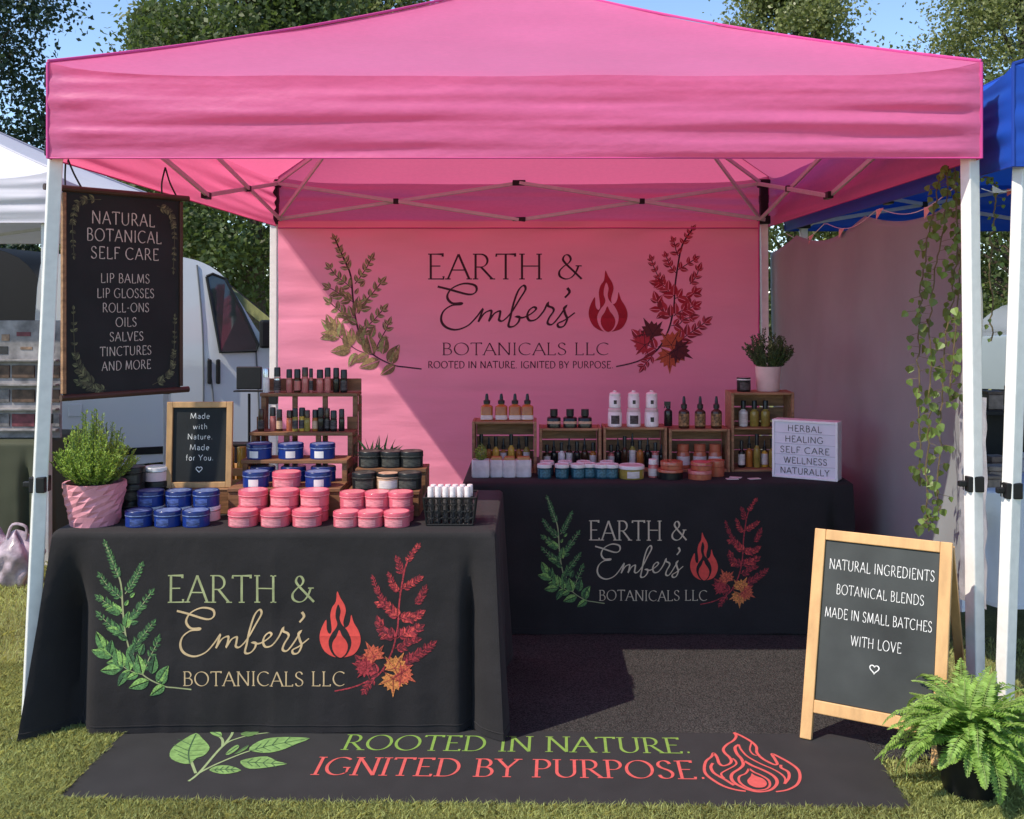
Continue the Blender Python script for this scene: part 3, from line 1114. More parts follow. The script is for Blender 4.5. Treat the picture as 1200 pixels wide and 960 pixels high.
mb = MB()
mb.box((.000, -.008, .005), (2.56, .530, .010))
mb.build('mat', m_runner, RUN, bevel=.004, world=False)
rm = Mapper(lambda x, y, d: rl(x, y, d))
mb = MB()
pen = Pen(mb, rm)
pen.text('ROOTED IN NATURE.', -.06, 3.447, 1.165, .118, 'serif', 0, weight=.95)
pen.text('IGNITED BY PURPOSE.', -.077, 3.262, 1.245, .125, 'serif', 1, weight=.95)
mb.build('lettering', [M('mat_green', (.20, .33, .06), .8, .1, 60), M('mat_red', (.60, .10, .09), .8, .1, 60)], RUN, world=False)
mb = MB()
pen = Pen(mb, rm)
G = lambda px, py: ((px - PX) * EYE / (py - PY), EYE * F / (py - PY))
LZ = lambda p: G(180 + p[0] / 6.316, 850 + p[1] / 6.316)
for c in ([(250, 465), (330, 395), (490, 200), (600, 140), (750, 105), (930, 85)], [(320, 405), (450, 335), (660, 245), (820, 200)], [(300, 405), (265, 325), (240, 250)],
          [(490, 200), (485, 150), (440, 110)], [(505, 185), (550, 120), (560, 85)]):
    pen.stroke([LZ(p) for p in smoothpath(c, 8)], .009, .006, 2)
LEAVES = [([(285, 105), (330, 140), (385, 195), (390, 230), (350, 275), (300, 290), (250, 335), (180, 330), (110, 300), (95, 260), (120, 210), (200, 150)], [(250, 330), (238, 240), (285, 112)]),
          ([(690, 230), (720, 185), (800, 145), (900, 130), (1000, 128), (1140, 135), (1050, 175), (960, 215), (880, 240), (800, 248)], [(695, 236), (860, 190), (1130, 137)]),
          ([(630, 310), (720, 285), (830, 275), (900, 308), (980, 328), (900, 345), (800, 362), (700, 368), (650, 345)], [(640, 318), (800, 325), (970, 328)]),
          ([(400, 382), (450, 350), (540, 345), (640, 380), (560, 405), (480, 408)], [(410, 384), (520, 376), (630, 380)]),
          ([(515, 260), (555, 215), (600, 190), (615, 205), (585, 238), (540, 265)], [(520, 260), (610, 198)]),
          ([(580, 260), (640, 215), (685, 190), (672, 220), (620, 250)], [(585, 258), (680, 195)]),
          ([(385, 80), (400, 110), (450, 130), (482, 125), (470, 95), (440, 70)], [(390, 85), (478, 122)]),
          ([(620, 105), (700, 80), (780, 72), (710, 122), (650, 125)], [(625, 108), (770, 76)])]
for q, (o_, mid_) in enumerate(LEAVES):
    mb.poly([LZ(p) for p in smoothpath(o_, 2, True)], rm, .0006 + .00003 * q, q % 2 if q > 3 else 0)
    pen.base = .0011
    mp_ = smoothpath(mid_, 6)
    pen.stroke([LZ(p) for p in mp_], .0045, .003, 3)
    if q < 4:
        a, b = Vector(mp_[0]), Vector(mp_[-1])
        d = b - a
        nrm = Vector((-d.y, d.x)).normalized()
        wmax = {0: 120, 1: 42, 2: 34, 3: 22}[q]
        for t in (.2, .36, .52, .68):
            m_ = Vector(mp_[int(t * (len(mp_) - 1))])
            ww = wmax * math.sin(math.pi * (t * .8 + .12))
            for sd in (1, -1):
                e_ = m_ + nrm * ww * sd + d * .12
                pen.stroke([LZ(m_), LZ(e_)], .0032, .002, 3)
mb.build('leaf_print', [M('mat_leaf_bright', (.19, .33, .10), .8, .25, 60), M('mat_leaf_mid', (.11, .20, .06), .8, .25, 60), M('mat_stem', (.28, .36, .17), .8, .1, 60), m_g3], RUN, world=False)
mb = MB()
pen = Pen(mb, rm)
FZ = lambda p: G(810 + p[0] / 8.571, 850 + p[1] / 8.571)
for pts, w in (([(400, 80), (425, 115), (400, 160), (340, 200), (305, 245), (320, 285), (370, 330), (390, 370), (365, 400), (310, 415), (270, 390), (245, 330), (208, 290), (190, 325), (140, 370),
                 (125, 440), (145, 500), (220, 560), (330, 620), (450, 655), (550, 668)], .010),
               ([(400, 80), (480, 115), (570, 165), (630, 220), (640, 280), (700, 340), (810, 395), (848, 390), (820, 340), (790, 290), (870, 325), (980, 385), (1060, 450), (1080, 530), (1050, 600),
                 (960, 650), (850, 670)], .010),
               ([(455, 200), (420, 230), (440, 290), (490, 345), (510, 400), (480, 440), (410, 490), (400, 540), (440, 590), (540, 640), (640, 668), (720, 670), (800, 650), (850, 600), (850, 550),
                 (800, 500), (700, 450), (600, 410), (520, 365)], .011),
               ([(455, 200), (480, 250), (550, 320), (680, 390), (800, 440), (890, 490), (935, 540), (930, 590)], .007), ([(930, 590), (970, 530), (960, 470), (890, 430), (885, 400)], .010),
               ([(570, 440), (540, 490), (480, 520), (480, 570), (540, 620), (640, 655), (740, 648), (785, 610), (770, 555), (700, 510), (620, 475), (570, 440)], .008),
               ([(208, 390), (190, 430), (225, 490), (330, 550), (430, 610)], .010), ([(400, 340), (435, 370), (430, 410), (310, 480), (300, 510), (330, 540)], .007),
               ([(580, 180), (568, 250), (600, 295), (640, 310)], .006)):
    pen.stroke([FZ(p) for p in smoothpath(pts, 5)], w, w * .75, 0)
q = [FZ(p) for p in smoothpath([(600, 490), (630, 510), (720, 545), (755, 590), (730, 625), (650, 630), (580, 600), (560, 560), (590, 520)], 4, True)]
mb.poly(q, rm, .0004, 0)
mb.build('flame_emblem', MATS['mat_red'], RUN, world=False)


# ------------------------------------------------------------------ hanging sign
SL, SR = Vector((-1.70, 3.75, 0)), Vector((-1.40, 4.11, 0))
SU = (SR - SL)
SW = SU.length
SU.normalize()
SN = Vector((SU.y, -SU.x, 0))
SZT, SZB = 1.914, 1.156
SH = SZT - SZB


def sgn_map(u, v, d):
    p = SL + SU * (u * SW) + SN * (.007 + d)
    return Vector((p.x, p.y, SZT - v * SH))


hs = thing('hanging_sign', 'tall black hanging sign with product list in pale letters by the left tent leg', 'sign', (-1.55, 3.93, SZT))
rot = Matrix(((SU.x, -SU.y * -1 * -1, 0), (SU.y, SU.x, 0), (0, 0, 1)))
rot = Matrix.Rotation(math.atan2(SU.y, SU.x), 3, 'Z')
mid = (SL + SR) / 2
mb = MB()
mb.box((mid.x, mid.y, (SZT + SZB) / 2), (SW, .008, SH), rot)
mb.build('board', m_chalk, hs, bevel=.001)
for u in (0.0, 1.0):
    mb = MB()
    p = SL + SU * (SW * u) + SN * .004
    mb.box((p.x, p.y, (SZT + SZB) / 2), (.014, .018, SH - .03), rot)
    mb.build('side_rail', m_wood if u == 0 else M('walnut', (.06, .03, .02), .5, .2, 10), hs, bevel=.002)
m_walnut = MATS['walnut']
for z in (SZT, SZB):
    mb = MB()
    a, b = SL - SU * (.07 if z == SZT else .01) + SN * .004, SR + SU * .035 + SN * .004
    mb.tube([(a.x, a.y, z), (b.x, b.y, z)], .012, 10)
    mb.build('roller', m_walnut, hs, smooth=True)
mb = MB()
pen = Pen(mb, Mapper(sgn_map, True))
pen_k = []


class ScaledPen(Pen):
    pass


def sign_text(root, mat, mapper, W_, H_, lines, style, weight, hrt=None):
    """lines (text, centre u, centre v, width u, cap v) on a board W_ x H_, each line a part of the sign"""
    mp = Mapper(lambda x, y, d: mapper(x / W_, y / H_, d), True)
    for (s, u, v, w, c) in lines:
        mb = MB()
        Pen(mb, mp).text(s, u * W_, (v + c / 2) * H_, w * W_, c * H_, style, 0, ydir=-1, weight=weight, space=.14)
        mb.build('lettering', mat, root)
    if hrt:
        mb = MB()
        heart(Pen(mb, mp), hrt[0] * W_, hrt[1] * H_, hrt[2], hrt[3], 0, -1)
        mb.build('heart_emblem', mat, root)


sign_text(hs, m_ink_pale, sgn_map, SW, SH, [('NATURAL', .49, .128, .54, .062), ('BOTANICAL', .50, .213, .64, .060), ('SELF CARE', .505, .300, .58, .058),
                                 ('LIP BALMS', .505, .424, .42, .046), ('LIP GLOSSES', .51, .498, .49, .046), ('ROLL-ONS', .51, .570, .40, .045),
                                 ('OILS', .51, .642, .18, .045), ('SALVES', .515, .714, .29, .045), ('TINCTURES', .51, .786, .44, .045),
                                 ('AND MORE', .515, .858, .42, .045)], 'flare', .9)
smp = Mapper(lambda x, y, d: sgn_map(x, y * SW / SH, d), True)
VH = SH / SW
SLEAF = [M('sign_leaf', (.17, .19, .10), .8, .2, 60), M('sign_leaf_dim', (.085, .095, .058), .8, .2, 60), M('sign_leaf_dark', (.05, .055, .04), .8, .2, 60)]
for tws in ([([(.26, .955), (.16, .90), (.09, .80), (.075, .58)], 9, .085, .035, 21), ([(.34, .975), (.22, .96), (.12, .93)], 5, .07, .05, 22)],
            [([(.74, .965), (.90, .91), (.935, .80), (.945, .62)], 11, .06, .03, 23)], [([(.78, .05), (.90, .08), (.94, .18), (.93, .38)], 10, .06, .03, 24)],
            [([(.30, .04), (.12, .06), (.07, .16), (.08, .32)], 9, .06, .03, 25)]):
    mb = MB()
    pen = Pen(mb, smp)
    for (pts, n, l0, l1, sd) in tws:
        twig(mb, pen, smp, [(x, y * VH) for x, y in pts], n, l0, l1, .6, [(0, 1), (1, 0), (1, 2)], 1, .006, seed=sd)
    mb.build('leaf_print', SLEAF, hs)
for (a, b) in (((-1.675, 3.72), .06), ((-1.44, 4.06), .88)):
    p = SL + SU * (SW * b)
    mb = MB()
    top = Vector((a[0], a[1], 2.03))
    mb.tube(smooth3([top, Vector((p.x - .02, p.y, 1.97)), Vector((p.x - .03 * SU.x, p.y, SZT + .01))], 5), .0035, 6)
    mb.tube(smooth3([top, Vector((p.x + .012, p.y, 1.97)), Vector((p.x + .04 * SU.x, p.y + .03, SZT + .01))], 5), .0035, 6)
    mb.build('cord', m_black_plastic, hs, smooth=True)

# ------------------------------------------------------------------ A-frame chalkboard
AU = Vector((.868, -.497, 0))
AW = .462
ABL = Vector((.915, 3.556, .010))
AUP = Vector((.100, .173, .680))


def aw(u, v, d=0):
    """u 0..1 left to right, v 0 top .. 1 foot, d toward the viewer"""
    n = AU.cross(AUP).normalized()
    return ABL + AU * (u * AW) + AUP * (1 - v) + n * d


af = thing('easel_sign', 'pine framed chalkboard easel standing on the mat beside the fern', 'chalkboard sign', tuple(ABL + AU * AW / 2 + Vector((.1, .15, -.01))))
an = AU.cross(AUP).normalized()
arot = Matrix((AU, -an, AUP.normalized())).transposed()


def abar(u0, u1, v0, v1, th, name, mat, d=0.0, par=None):
    mb = MB()
    c = aw((u0 + u1) / 2, (v0 + v1) / 2, d)
    mb.box(c, (abs(u1 - u0) * AW, th, abs(v1 - v0) * AUP.length), arot)
    return mb.build(name, mat, par or af, bevel=.003)


abar(0, .085, 0, 1.0, .022, 'leg', m_pine)
abar(.915, 1, 0, 1.0, .022, 'leg', m_pine)
abar(.085, .915, .0, .052, .020, 'top_rail', m_pine)
abar(.085, .915, .815, .875, .020, 'bottom_rail', m_pine)
abar(.085, .915, .052, .815, .008, 'board', m_chalkgreen, -.002)
mb = MB()
AH = AUP.length
sign_text(af, m_ink_white, lambda u, v, d: aw(u, v, .0035 + d), AW, AH,
               [('NATURAL INGREDIENTS', .505, .165, .76, .050), ('BOTANICAL BLENDS', .505, .283, .63, .047),
                ('MADE IN SMALL BATCHES', .50, .398, .765, .048), ('WITH LOVE', .50, .515, .36, .047)], 'sans', .62, (.5, .628, .016, .0035))
for u in (0.03, .97):
    mb = MB()
    tp = aw(u, .02, -.025)
    bt_ = tp + Vector((.16, .27, 0))
    bt_.z = .014
    mb.bar(bt_, tp, .03, .02)
    mb.build('rear_leg', m_pine, af, bevel=.002)
for u in (.2, .8):
    mb = MB()
    p = aw(u, .012, -.020)
    mb.box(p, (.03, .03, .006), arot)
    mb.build('hinge', m_grey_metal, af, bevel=.001)

# ------------------------------------------------------------------ products: prototypes
m_pk = M('pink_tin', (0.62, 0.125, 0.17), .35, .07, 60, coat=.3)
m_pk_lid = M('pink_lid', (0.58, 0.09, 0.14), .3, .06, 60, coat=.4)
m_pk_lab = M('pink_label', (0.66, 0.24, 0.27), .6, .35, 130, stretch=(.35, .35, 2.2))
m_bl = M('blue_tin', (0.009, 0.032, 0.20), .3, .10, 60, coat=.15, spec=.3)
m_bl_lid = M('blue_lid', (0.007, 0.02, 0.13), .28, .1, 60, coat=.15, spec=.3)
m_bl_lab = M('blue_label', (0.05, 0.08, 0.24), .5, .9, 110, stretch=(.35, .35, 2.2))
m_silver = M('tin_rim', (0.6, 0.62, 0.66), .25, .1, 40, metal=.9)
m_tintop = M('blue_lid_sticker', (0.16, 0.22, 0.42), .3, .5, 60, coat=.3)
m_pktop = M('pink_lid_top', (0.74, 0.24, 0.28), .35, .15, 60, coat=.2)
m_bk = M('black_tin', (0.011, 0.012, 0.013), .35, .2, 60, spec=.3)
m_bk_lab = M('black_label', (0.05, 0.05, 0.042), .6, .9, 130, stretch=(.35, .35, 2.2))
m_gold_lab = M('gold_label', (0.52, 0.34, 0.22), .5, .35, 80, stretch=(.35, .35, 2.2))
m_wh = M('white_ceramic', (0.74, 0.71, 0.70), .3, .06, 40, coat=.3)
m_amber = M('amber_glass', (0.38, 0.135, 0.030), .22, .2, 30, coat=.15, spec=.35)
m_brown = M('brown_glass', (0.05, 0.022, 0.012), .22, .2, 30, coat=.15, spec=.35)
m_dkglass = M('dark_glass', (0.012, 0.011, 0.012), .22, .2, 30, coat=.15, spec=.35)
m_olive = M('olive_oil', (0.30, 0.23, 0.05), .2, .25, 30, coat=.15)
m_yellow = M('yellow_oil', (0.62, 0.38, 0.06), .2, .2, 30, coat=.15)
m_orange = M('orange_balm', (0.42, 0.115, 0.06), .25, .15, 40, coat=.4)
m_teal = M('teal_glass', (0.02, 0.075, 0.105), .18, .25, 60, coat=.5)
m_rose = M('rose_gloss', (0.50, 0.15, 0.14), .25, .15, 40, coat=.4)
m_cap_black = M('black_cap', (0.018, 0.018, 0.02), .3, .1, 40)
m_paper = M('paper_label', (0.62, 0.57, 0.54), .7, .18, 90, stretch=(.35, .35, 2.2))
m_darklab = M('dark_label', (0.06, 0.05, 0.05), .6, .9, 160, stretch=(.35, .35, 2.2))


def tin(name, label, cat, loc, r, h, body, lid, lab, rz=0.0, group=None, topm=None, lidfrac=.36, labw=.75):
    t = thing(name, label, cat, loc, rz, group)
    mb = MB()
    hb = h * (1 - lidfrac)
    mb.lathe([(0, 0), (r * .93, 0), (r * .97, h * .03), (r * .97, hb - .001), (r * .9, hb), (0, hb)], seg=28)
    mb.build('body', body, t, smooth=True, world=False)
    mb = MB()
    mb.lathe([(0, hb), (r * .97, hb), (r, hb + h * .02), (r, h * .93), (r * .985, h * .975), (r * .95, h), (r * .90, h), (r * .87, h * .975), (0, h * .97)], seg=28)
    lo = mb.build('lid', lid, t, smooth=True, world=False)
    if topm is not None:
        mb = MB()
        mb.lathe([(r * 1.003, hb + h * .025), (r * 1.012, hb + h * .045), (r * 1.012, hb + h * .075), (r * 1.003, hb + h * .095)], seg=28)
        mb.build('lid_rim', topm, lo, smooth=True, world=False)
        mb = MB()
        mb.lathe([(r * .86, h * .973), (r * .86, h * .985), (0, h * .985)], seg=24)
        mb.build('lid_sticker', topm, lo, smooth=True, world=False)
    if lab:
        mb = MB()
        n = 14
        rr = r * .985
        a0, a1 = -math.pi / 2 - labw, -math.pi / 2 + labw
        z0, z1 = hb * .16, hb * .84
        vs = []
        for i in range(n + 1):
            a = a0 + (a1 - a0) * i / n
            vs += [(rr * math.cos(a), rr * math.sin(a), z0), (rr * math.cos(a), rr * math.sin(a), z1)]
        mb.add(vs, [(2 * i, 2 * i + 2, 2 * i + 3, 2 * i + 1) for i in range(n)])
        mb.build('label', lab, t, smooth=True, world=False)
    return t


def bottle(name, label, cat, loc, r, h, glass, cap, lab, kind='dropper', group=None, rz=0.0, labz=(.10, .5), power=None):
    t = thing(name, label, cat, loc, rz, group)
    seg = 24
    mb = MB()
    hs_ = {'dropper': .60, 'screw': .66, 'square': .62, 'pump': .62, 'rollon': .62, 'wide': .70, 'spray': .62}[kind]
    sh = h * hs_
    nk = r * (.42 if kind != 'wide' else .8)
    if kind == 'rollon':
        nk = r * .86
    mb.lathe([(0, 0), (r * .92, 0), (r, h * .02), (r, sh * .80), (r * .93, sh * .88), (nk * 1.15, sh * .97), (nk, sh), (nk, sh + h * .05), (0, sh + h * .05)], seg=seg, power=power)
    mb.build('bottle_body', glass, t, smooth=True, world=False)
    mb = MB()
    z = sh + h * .015
    if kind == 'dropper':
        mb.lathe([(0, z), (nk * 1.35, z), (nk * 1.35, z + h * .12), (nk * 1.05, z + h * .13), (nk * .75, z + h * .16), (nk * .62, z + h * .30), (nk * .45, h * .985), (0, h)], seg=18)
    elif kind in ('screw', 'square', 'wide'):
        k = 1.35 if kind != 'wide' else 1.12
        mb.lathe([(0, z), (nk * k, z), (nk * k, h * .98), (nk * k * .93, h), (0, h)], seg=20)
    elif kind == 'rollon':
        mb.lathe([(0, z), (r * .93, z), (r * .90, h * .95), (r * .80, h), (0, h)], seg=18)
    elif kind == 'pump':
        mb.lathe([(0, z), (nk * 1.4, z), (nk * 1.4, z + h * .12), (nk * .5, z + h * .13), (nk * .45, h * .93), (0, h * .93)], seg=16)
        mb.box((-r * .25, 0, h * .955), (r * 1.3, r * .5, h * .05))
    elif kind == 'spray':
        mb.lathe([(0, z), (nk * 1.4, z), (nk * 1.3, z + h * .10), (0, z + h * .10)], seg=16)
        mb.box((-r * .2, 0, z + h * .17), (r * 1.5, r * .6, h * .14))
        mb.box((-r * .75, 0, z + h * .08), (r * .25, r * .3, h * .16), Matrix.Rotation(.35, 3, 'Y'))
    mb.build('cap', cap, t, smooth=True, world=False)
    if lab:
        mb = MB()
        z0, z1 = h * labz[0], h * labz[1]
        n = 20
        vs = []
        for i in range(n + 1):
            a = -math.pi / 2 - 1.75 + 3.5 * i / n
            ca, sa = math.cos(a), math.sin(a)
            q = (abs(ca) ** power + abs(sa) ** power) ** (-1 / power) if power else 1
            rr = r * 1.015 * q
            vs += [(rr * ca, rr * sa, z0), (rr * ca, rr * sa, z1)]
        mb.add(vs, [(2 * i, 2 * i + 2, 2 * i + 3, 2 * i + 1) for i in range(n)])
        mb.build('label', lab, t, smooth=True, world=False)
    return t


PROTO = {}


def place(key, maker, loc, label, group, rz=None):
    """the first of a kind is built where it stands, the others are copies of it"""
    rz = random.uniform(-.25, .25) if rz is None else rz
    if key not in PROTO:
        PROTO[key] = maker(label, loc, group)
        PROTO[key].rotation_euler = (0, 0, rz)
        return PROTO[key]
    return dup(PROTO[key], loc, rz, label, group)


mk_pink = lambda l, p, g: tin('salve_tin', l, 'tin', p, .053, .056, m_pk, m_pk_lid, m_pk_lab, 0, g, m_pktop, .36)
mk_pink2 = lambda l, p, g: tin('salve_tin', l, 'tin', p, .047, .053, m_pk, m_pk_lid, m_pk_lab, 0, g, m_pktop, .36)
mk_blue = lambda l, p, g: tin('balm_tin', l, 'tin', p, .048, .056, m_bl, m_bl_lid, m_bl_lab, 0, g, m_tintop, .34, .5)
mk_blue2 = lambda l, p, g: tin('balm_tin', l, 'tin', p, .049, .058, m_bl, m_bl_lid, m_wh, .5, g, m_tintop, .34, .38)
mk_white = lambda l, p, g: tin('cream_tin', l, 'tin', p, .046, .052, M('blush_tin', (.74, .52, .53), .4, .08, 50), m_wh, None, 0, g, m_silver, .34)
mk_black = lambda l, p, g: tin('butter_tin', l, 'tin', p, .046, .062, m_bk, m_bk, m_bk_lab, 0, g, m_bk_lab, .36, .8)
mk_gold = lambda l, p, g: tin('butter_tin', l, 'tin', p, .044, .060, m_gold_lab, m_bk, m_paper, 0, g, m_gold_lab, .30, .9)

# ---- front table: tall riser with four steps
XA, XB = -1.118, -.712
STEPS = [(3.83, .815), (3.965, .899), (4.085, .990), (4.20, 1.134)]
rs = thing('tiered_riser', 'tall stepped wooden riser with bottles and tins on its four steps', 'display riser', ((XA + XB) / 2, 4.05, ZT1))
for i, (y, z) in enumerate(STEPS):
    mb = MB()
    xa = XA - .012 * (i == 0) + .01 * (i == 3)
    y1 = STEPS[i + 1][0] + (.09 if i == 0 else .012) if i < 3 else y + .105
    mb.box(((xa + XB) / 2, (y + y1) / 2, z - .007), (XB - xa, y1 - y - .002 * i, .014))
    mb.build('step_board', m_wood_dark, rs, bevel=.002)
    if i == 0:
        mb = MB()
        mb.box(((xa + XB) / 2, y + .012, (ZT1 + z - .015) / 2), (XB - xa - .004, .012, z - .015 - ZT1))
        mb.build('front_panel', m_wood_dark, rs, bevel=.002)
    else:
        for u in ((0.03, .35, .66, .97) if i > 1 else (.03, .97)):
            mb = MB()
            x = xa + (XB - xa) * u
            mb.box((x, y + .022, (ZT1 + z - .015) / 2), (.020, .016, z - .015 - ZT1))
            mb.build('upright', m_wood_dark, rs, bevel=.002)
    for u in (.012, .988):
        mb = MB()
        x = xa + (XB - xa) * u
        if i == 0:
            mb.box((x, (y + y1) / 2 + .01, (ZT1 + z - .015) / 2), (.010, y1 - y - .03, z - .016 - ZT1))
        else:
            for q in range(3):
                zz = ZT1 + .03 + (z - ZT1 - .03) * (q + .6) / 3.1
                mb.box((x, (y + y1) / 2 + .012, zz), (.009, y1 - y - .03, .025))
            mb.box((x, y1 - .012, (ZT1 + z - .015) / 2), (.012, .016, z - .017 - ZT1))
        mb.build('side_slats', m_wood_dark, rs, bevel=.0015)
mb = MB()
mb.box(((XA + XB) / 2 + .005, STEPS[3][0] + .097, STEPS[3][1] + .027), (XB - XA - .01, .009, .052))
mb.build('back_rail', m_wood_dark, rs, bevel=.002)
for i in (2, ):
    mb = MB()
    y, z = STEPS[i]
    for (u0, u1) in ((0, .06), (.9, 1.0)):
        mb.box((XA + (XB - XA) * (u0 + u1) / 2, STEPS[3][0] - .004, z + .025), ((XB - XA) * (u1 - u0), .008, .05))
    mb.build('end_block', m_wood_dark, rs, bevel=.002)

# small riser
YA, YB2 = -.690, -.420
rs2 = thing('tiered_riser', 'low two-step wooden riser with black tins near the wire basket', 'display riser', ((YA + YB2) / 2, 3.95, ZT1))
for i, (y, z, yb) in enumerate([(3.83, .805, 3.955), (3.95, .868, 4.08)]):
    mb = MB()
    mb.box(((YA + YB2) / 2 + .012 * i, (y + yb) / 2, z - .007), (YB2 - YA, yb - y - .001, .014))
    mb.build('step_board', m_wood_dark, rs2, bevel=.002)
    mb = MB()
    mb.box(((YA + YB2) / 2 + .012 * i, y + .012, (ZT1 + z - .014) / 2), (YB2 - YA - .006, .010, z - .015 - ZT1))
    mb.build('front_panel', m_wood_dark, rs2, bevel=.002)
    for x in (YA + .006, YB2 - .006):
        mb = MB()
        mb.box((x + .012 * i, (y + yb) / 2 + .012, (ZT1 + z - .014) / 2), (.010, yb - y - .022, z - .0155 - ZT1))
        mb.build('side_panel', m_wood_dark, rs2, bevel=.0015)


def X(px, d):
    return (px - PX) * d / F


# pink tins: front rows, and stacks behind them
gp = 'pink salve tins on the front table'
for i, px in enumerate((285, 323, 360)):
    place('pk', mk_pink, (X(px, 3.69), 3.69, ZT1), nth(i, 3, 'pink tin in the front row', 'before the tall riser'), gp)
for i, px in enumerate((296, 333, 368)):
    x = X(px, 3.775)
    place('pk', mk_pink, (x, 3.775, ZT1), nth(i, 3, 'lower pink tin of the stacks', 'before the tall riser'), gp)
    place('pk', mk_pink, (x + .003, 3.773, ZT1 + .056), nth(i, 3, 'upper pink tin of the stacks', 'before the tall riser'), gp)
for i, px in enumerate((406, 434, 465)):
    place('pk2', mk_pink2, (X(px, 3.68), 3.68, ZT1), nth(i, 3, 'pink tin in the front row', 'before the low riser'), gp)
for i, px in enumerate((414, 443, 470)):
    x = X(px, 3.77)
    place('pk2', mk_pink2, (x, 3.77, ZT1), nth(i, 3, 'lower pink tin of the stacks', 'before the low riser'), gp)
    place('pk2', mk_pink2, (x - .002, 3.768, ZT1 + .053), nth(i, 3, 'upper pink tin of the stacks', 'before the low riser'), gp)
# tall riser, first step: front row, then stacks of two behind
gb = 'blue balm tins'
z1_ = STEPS[0][1]
place('bl2', mk_blue2, (X(300, 3.875), 3.875, z1_), 'leftmost blue tin in front on the bottom step of the tall riser', gb)
place('pk', mk_pink, (X(336, 3.875), 3.875, z1_), 'single pink tin between blue tins on the bottom step of the tall riser', gp)
place('bl2', mk_blue2, (X(373, 3.875), 3.875, z1_), 'rightmost blue tin in front on the bottom step of the tall riser', gb)
# second step
z2_ = STEPS[1][1]
for i, px in enumerate((304, 341, 378)):
    place('bl2', mk_blue2, (X(px, 4.02), 4.02, z2_), nth(i, 3, 'blue tin', 'on the second step of the tall riser'), gb)
for i, px in enumerate((308, 344, 379)):
    place('bl', mk_blue, (X(px, 4.0), 4.0, z1_), nth(i, 3, 'blue tin in the shade', 'under the second step of the tall riser'), gb)
# left cluster
for i, px in enumerate((163, 197, 230)):
    place('bl', mk_blue, (X(px, 3.685), 3.685, ZT1), nth(i, 3, 'blue tin in the front row', 'beside the pink pot'), gb)
for i, px in enumerate((177, 210, 242)):
    x = X(px, 3.785)
    place('wh', mk_white, (x + .004, 3.785, ZT1), nth(i, 3, 'blush tin under a blue tin', 'before the small framed sign'), 'blush cream tins under the blue tins')
    place('bl', mk_blue, (x, 3.783, ZT1 + .052), nth(i, 3, 'blue tin stacked on a blush tin', 'before the small framed sign'), gb)
gk = 'black butter tins on the front table'
for j in range(3):
    place('bk', mk_black, (X(154, 3.84) + .002 * j, 3.84, ZT1 + .062 * j), ('bottom', 'middle', 'top')[j] + ' black tin in the stack behind the pink pot', gk)
for j in range(2):
    place('bk', mk_black, (X(183, 3.90) + .002 * j, 3.90, ZT1 + .062 * j), ('bottom', 'second')[j] + ' black tin under the white tin left of the framed sign', gk)
place('wh', mk_white, (X(183, 3.90), 3.90, ZT1 + .124), 'white lidded tin on two black tins left of the framed sign', 'blush cream tins under the blue tins')
# low riser
for i, px in enumerate((429, 490, 0)):
    pass
for i, px in enumerate((427, 455, 480)):
    mk = (mk_gold if i == 1 else mk_black)
    place('gd' if i == 1 else 'bk', mk, (X(px, 3.885), 3.885, .805),
          ('black tin at the left on the low riser lower step', 'gold tin between black tins on the low riser lower step', 'black tin at the right on the low riser lower step')[i], gk)
for i, px in enumerate((434, 459, 482)):
    place('bk', mk_black, (X(px, 4.005), 4.005, .868), nth(i, 3, 'black tin', 'on the upper step of the low riser'), gk)

# bottles on the tall riser
z4_ = STEPS[3][1]
y4 = STEPS[3][0] + .04
cols4 = [(m_wh, m_silver, 'white'), (m_silver, m_cap_black, 'grey'), (m_rose, m_cap_black, 'rose'), (m_brown, m_cap_black, 'brown'), (m_rose, m_brown, 'rose'), (m_rose, m_cap_black, 'narrow rose'),
         (m_rose, m_cap_black, 'rose'), (m_rose, m_cap_black, 'dusky rose'), (m_dkglass, m_cap_black, 'dark'), (m_dkglass, m_cap_black, 'black')]
for i, px in enumerate((312, 325, 339, 348.5, 357.5, 364.5, 375, 384, 394, 403)):
    g_, c_, w_ = cols4[i]
    rr = (.0135 if w_ != 'narrow rose' else .009) * (1 + .06 * math.sin(i * 2.3))
    bottle('gloss_bottle', nth(i, 10, w_ + ' gloss bottle', 'on the top step of the tall riser'), 'bottle', (X(px, y4), y4, z4_), rr, .098 + .005 * math.sin(i * 1.9), g_, c_,
           (None, m_darklab, None, m_rose)[i % 4], 'rollon', 'gloss bottles on the top step', random.uniform(-.4, .4))
z3_ = STEPS[2][1]
y3 = STEPS[2][0] + .04
cols3 = [(m_brown, 'brown'), (m_rose, 'rose'), (m_brown, 'brown'), (m_orange, 'orange'), (m_olive, 'olive'), (m_yellow, 'yellow'), (m_olive, 'olive'),
         (m_amber, 'amber'), (m_dkglass, 'dark'), (m_dkglass, 'dark green'), (m_dkglass, 'black'), (m_dkglass, 'dark')]
for i, px in enumerate((306, 319, 327.5, 339, 346, 353.5, 360, 369, 376, 383, 391, 400)):
    g_, w_ = cols3[i]
    bottle('roll_on_bottle', nth(i, 12, w_ + ' roll-on bottle', 'on the third step of the tall riser') if i < 11 else 'rightmost dark roll-on bottle on the third step of the tall riser',
           'bottle', (X(px, y3), y3 + .008 * (i % 2), z3_), .0125 + .001 * math.sin(i * 2.7), .088 + .006 * math.sin(i * 1.7), g_, m_cap_black if i % 3 else m_brown, (m_darklab, None, m_gold_lab, None, m_darklab)[i % 5], 'rollon',
           'roll-on bottles on the third step', random.uniform(-.4, .4), (.12, .48))


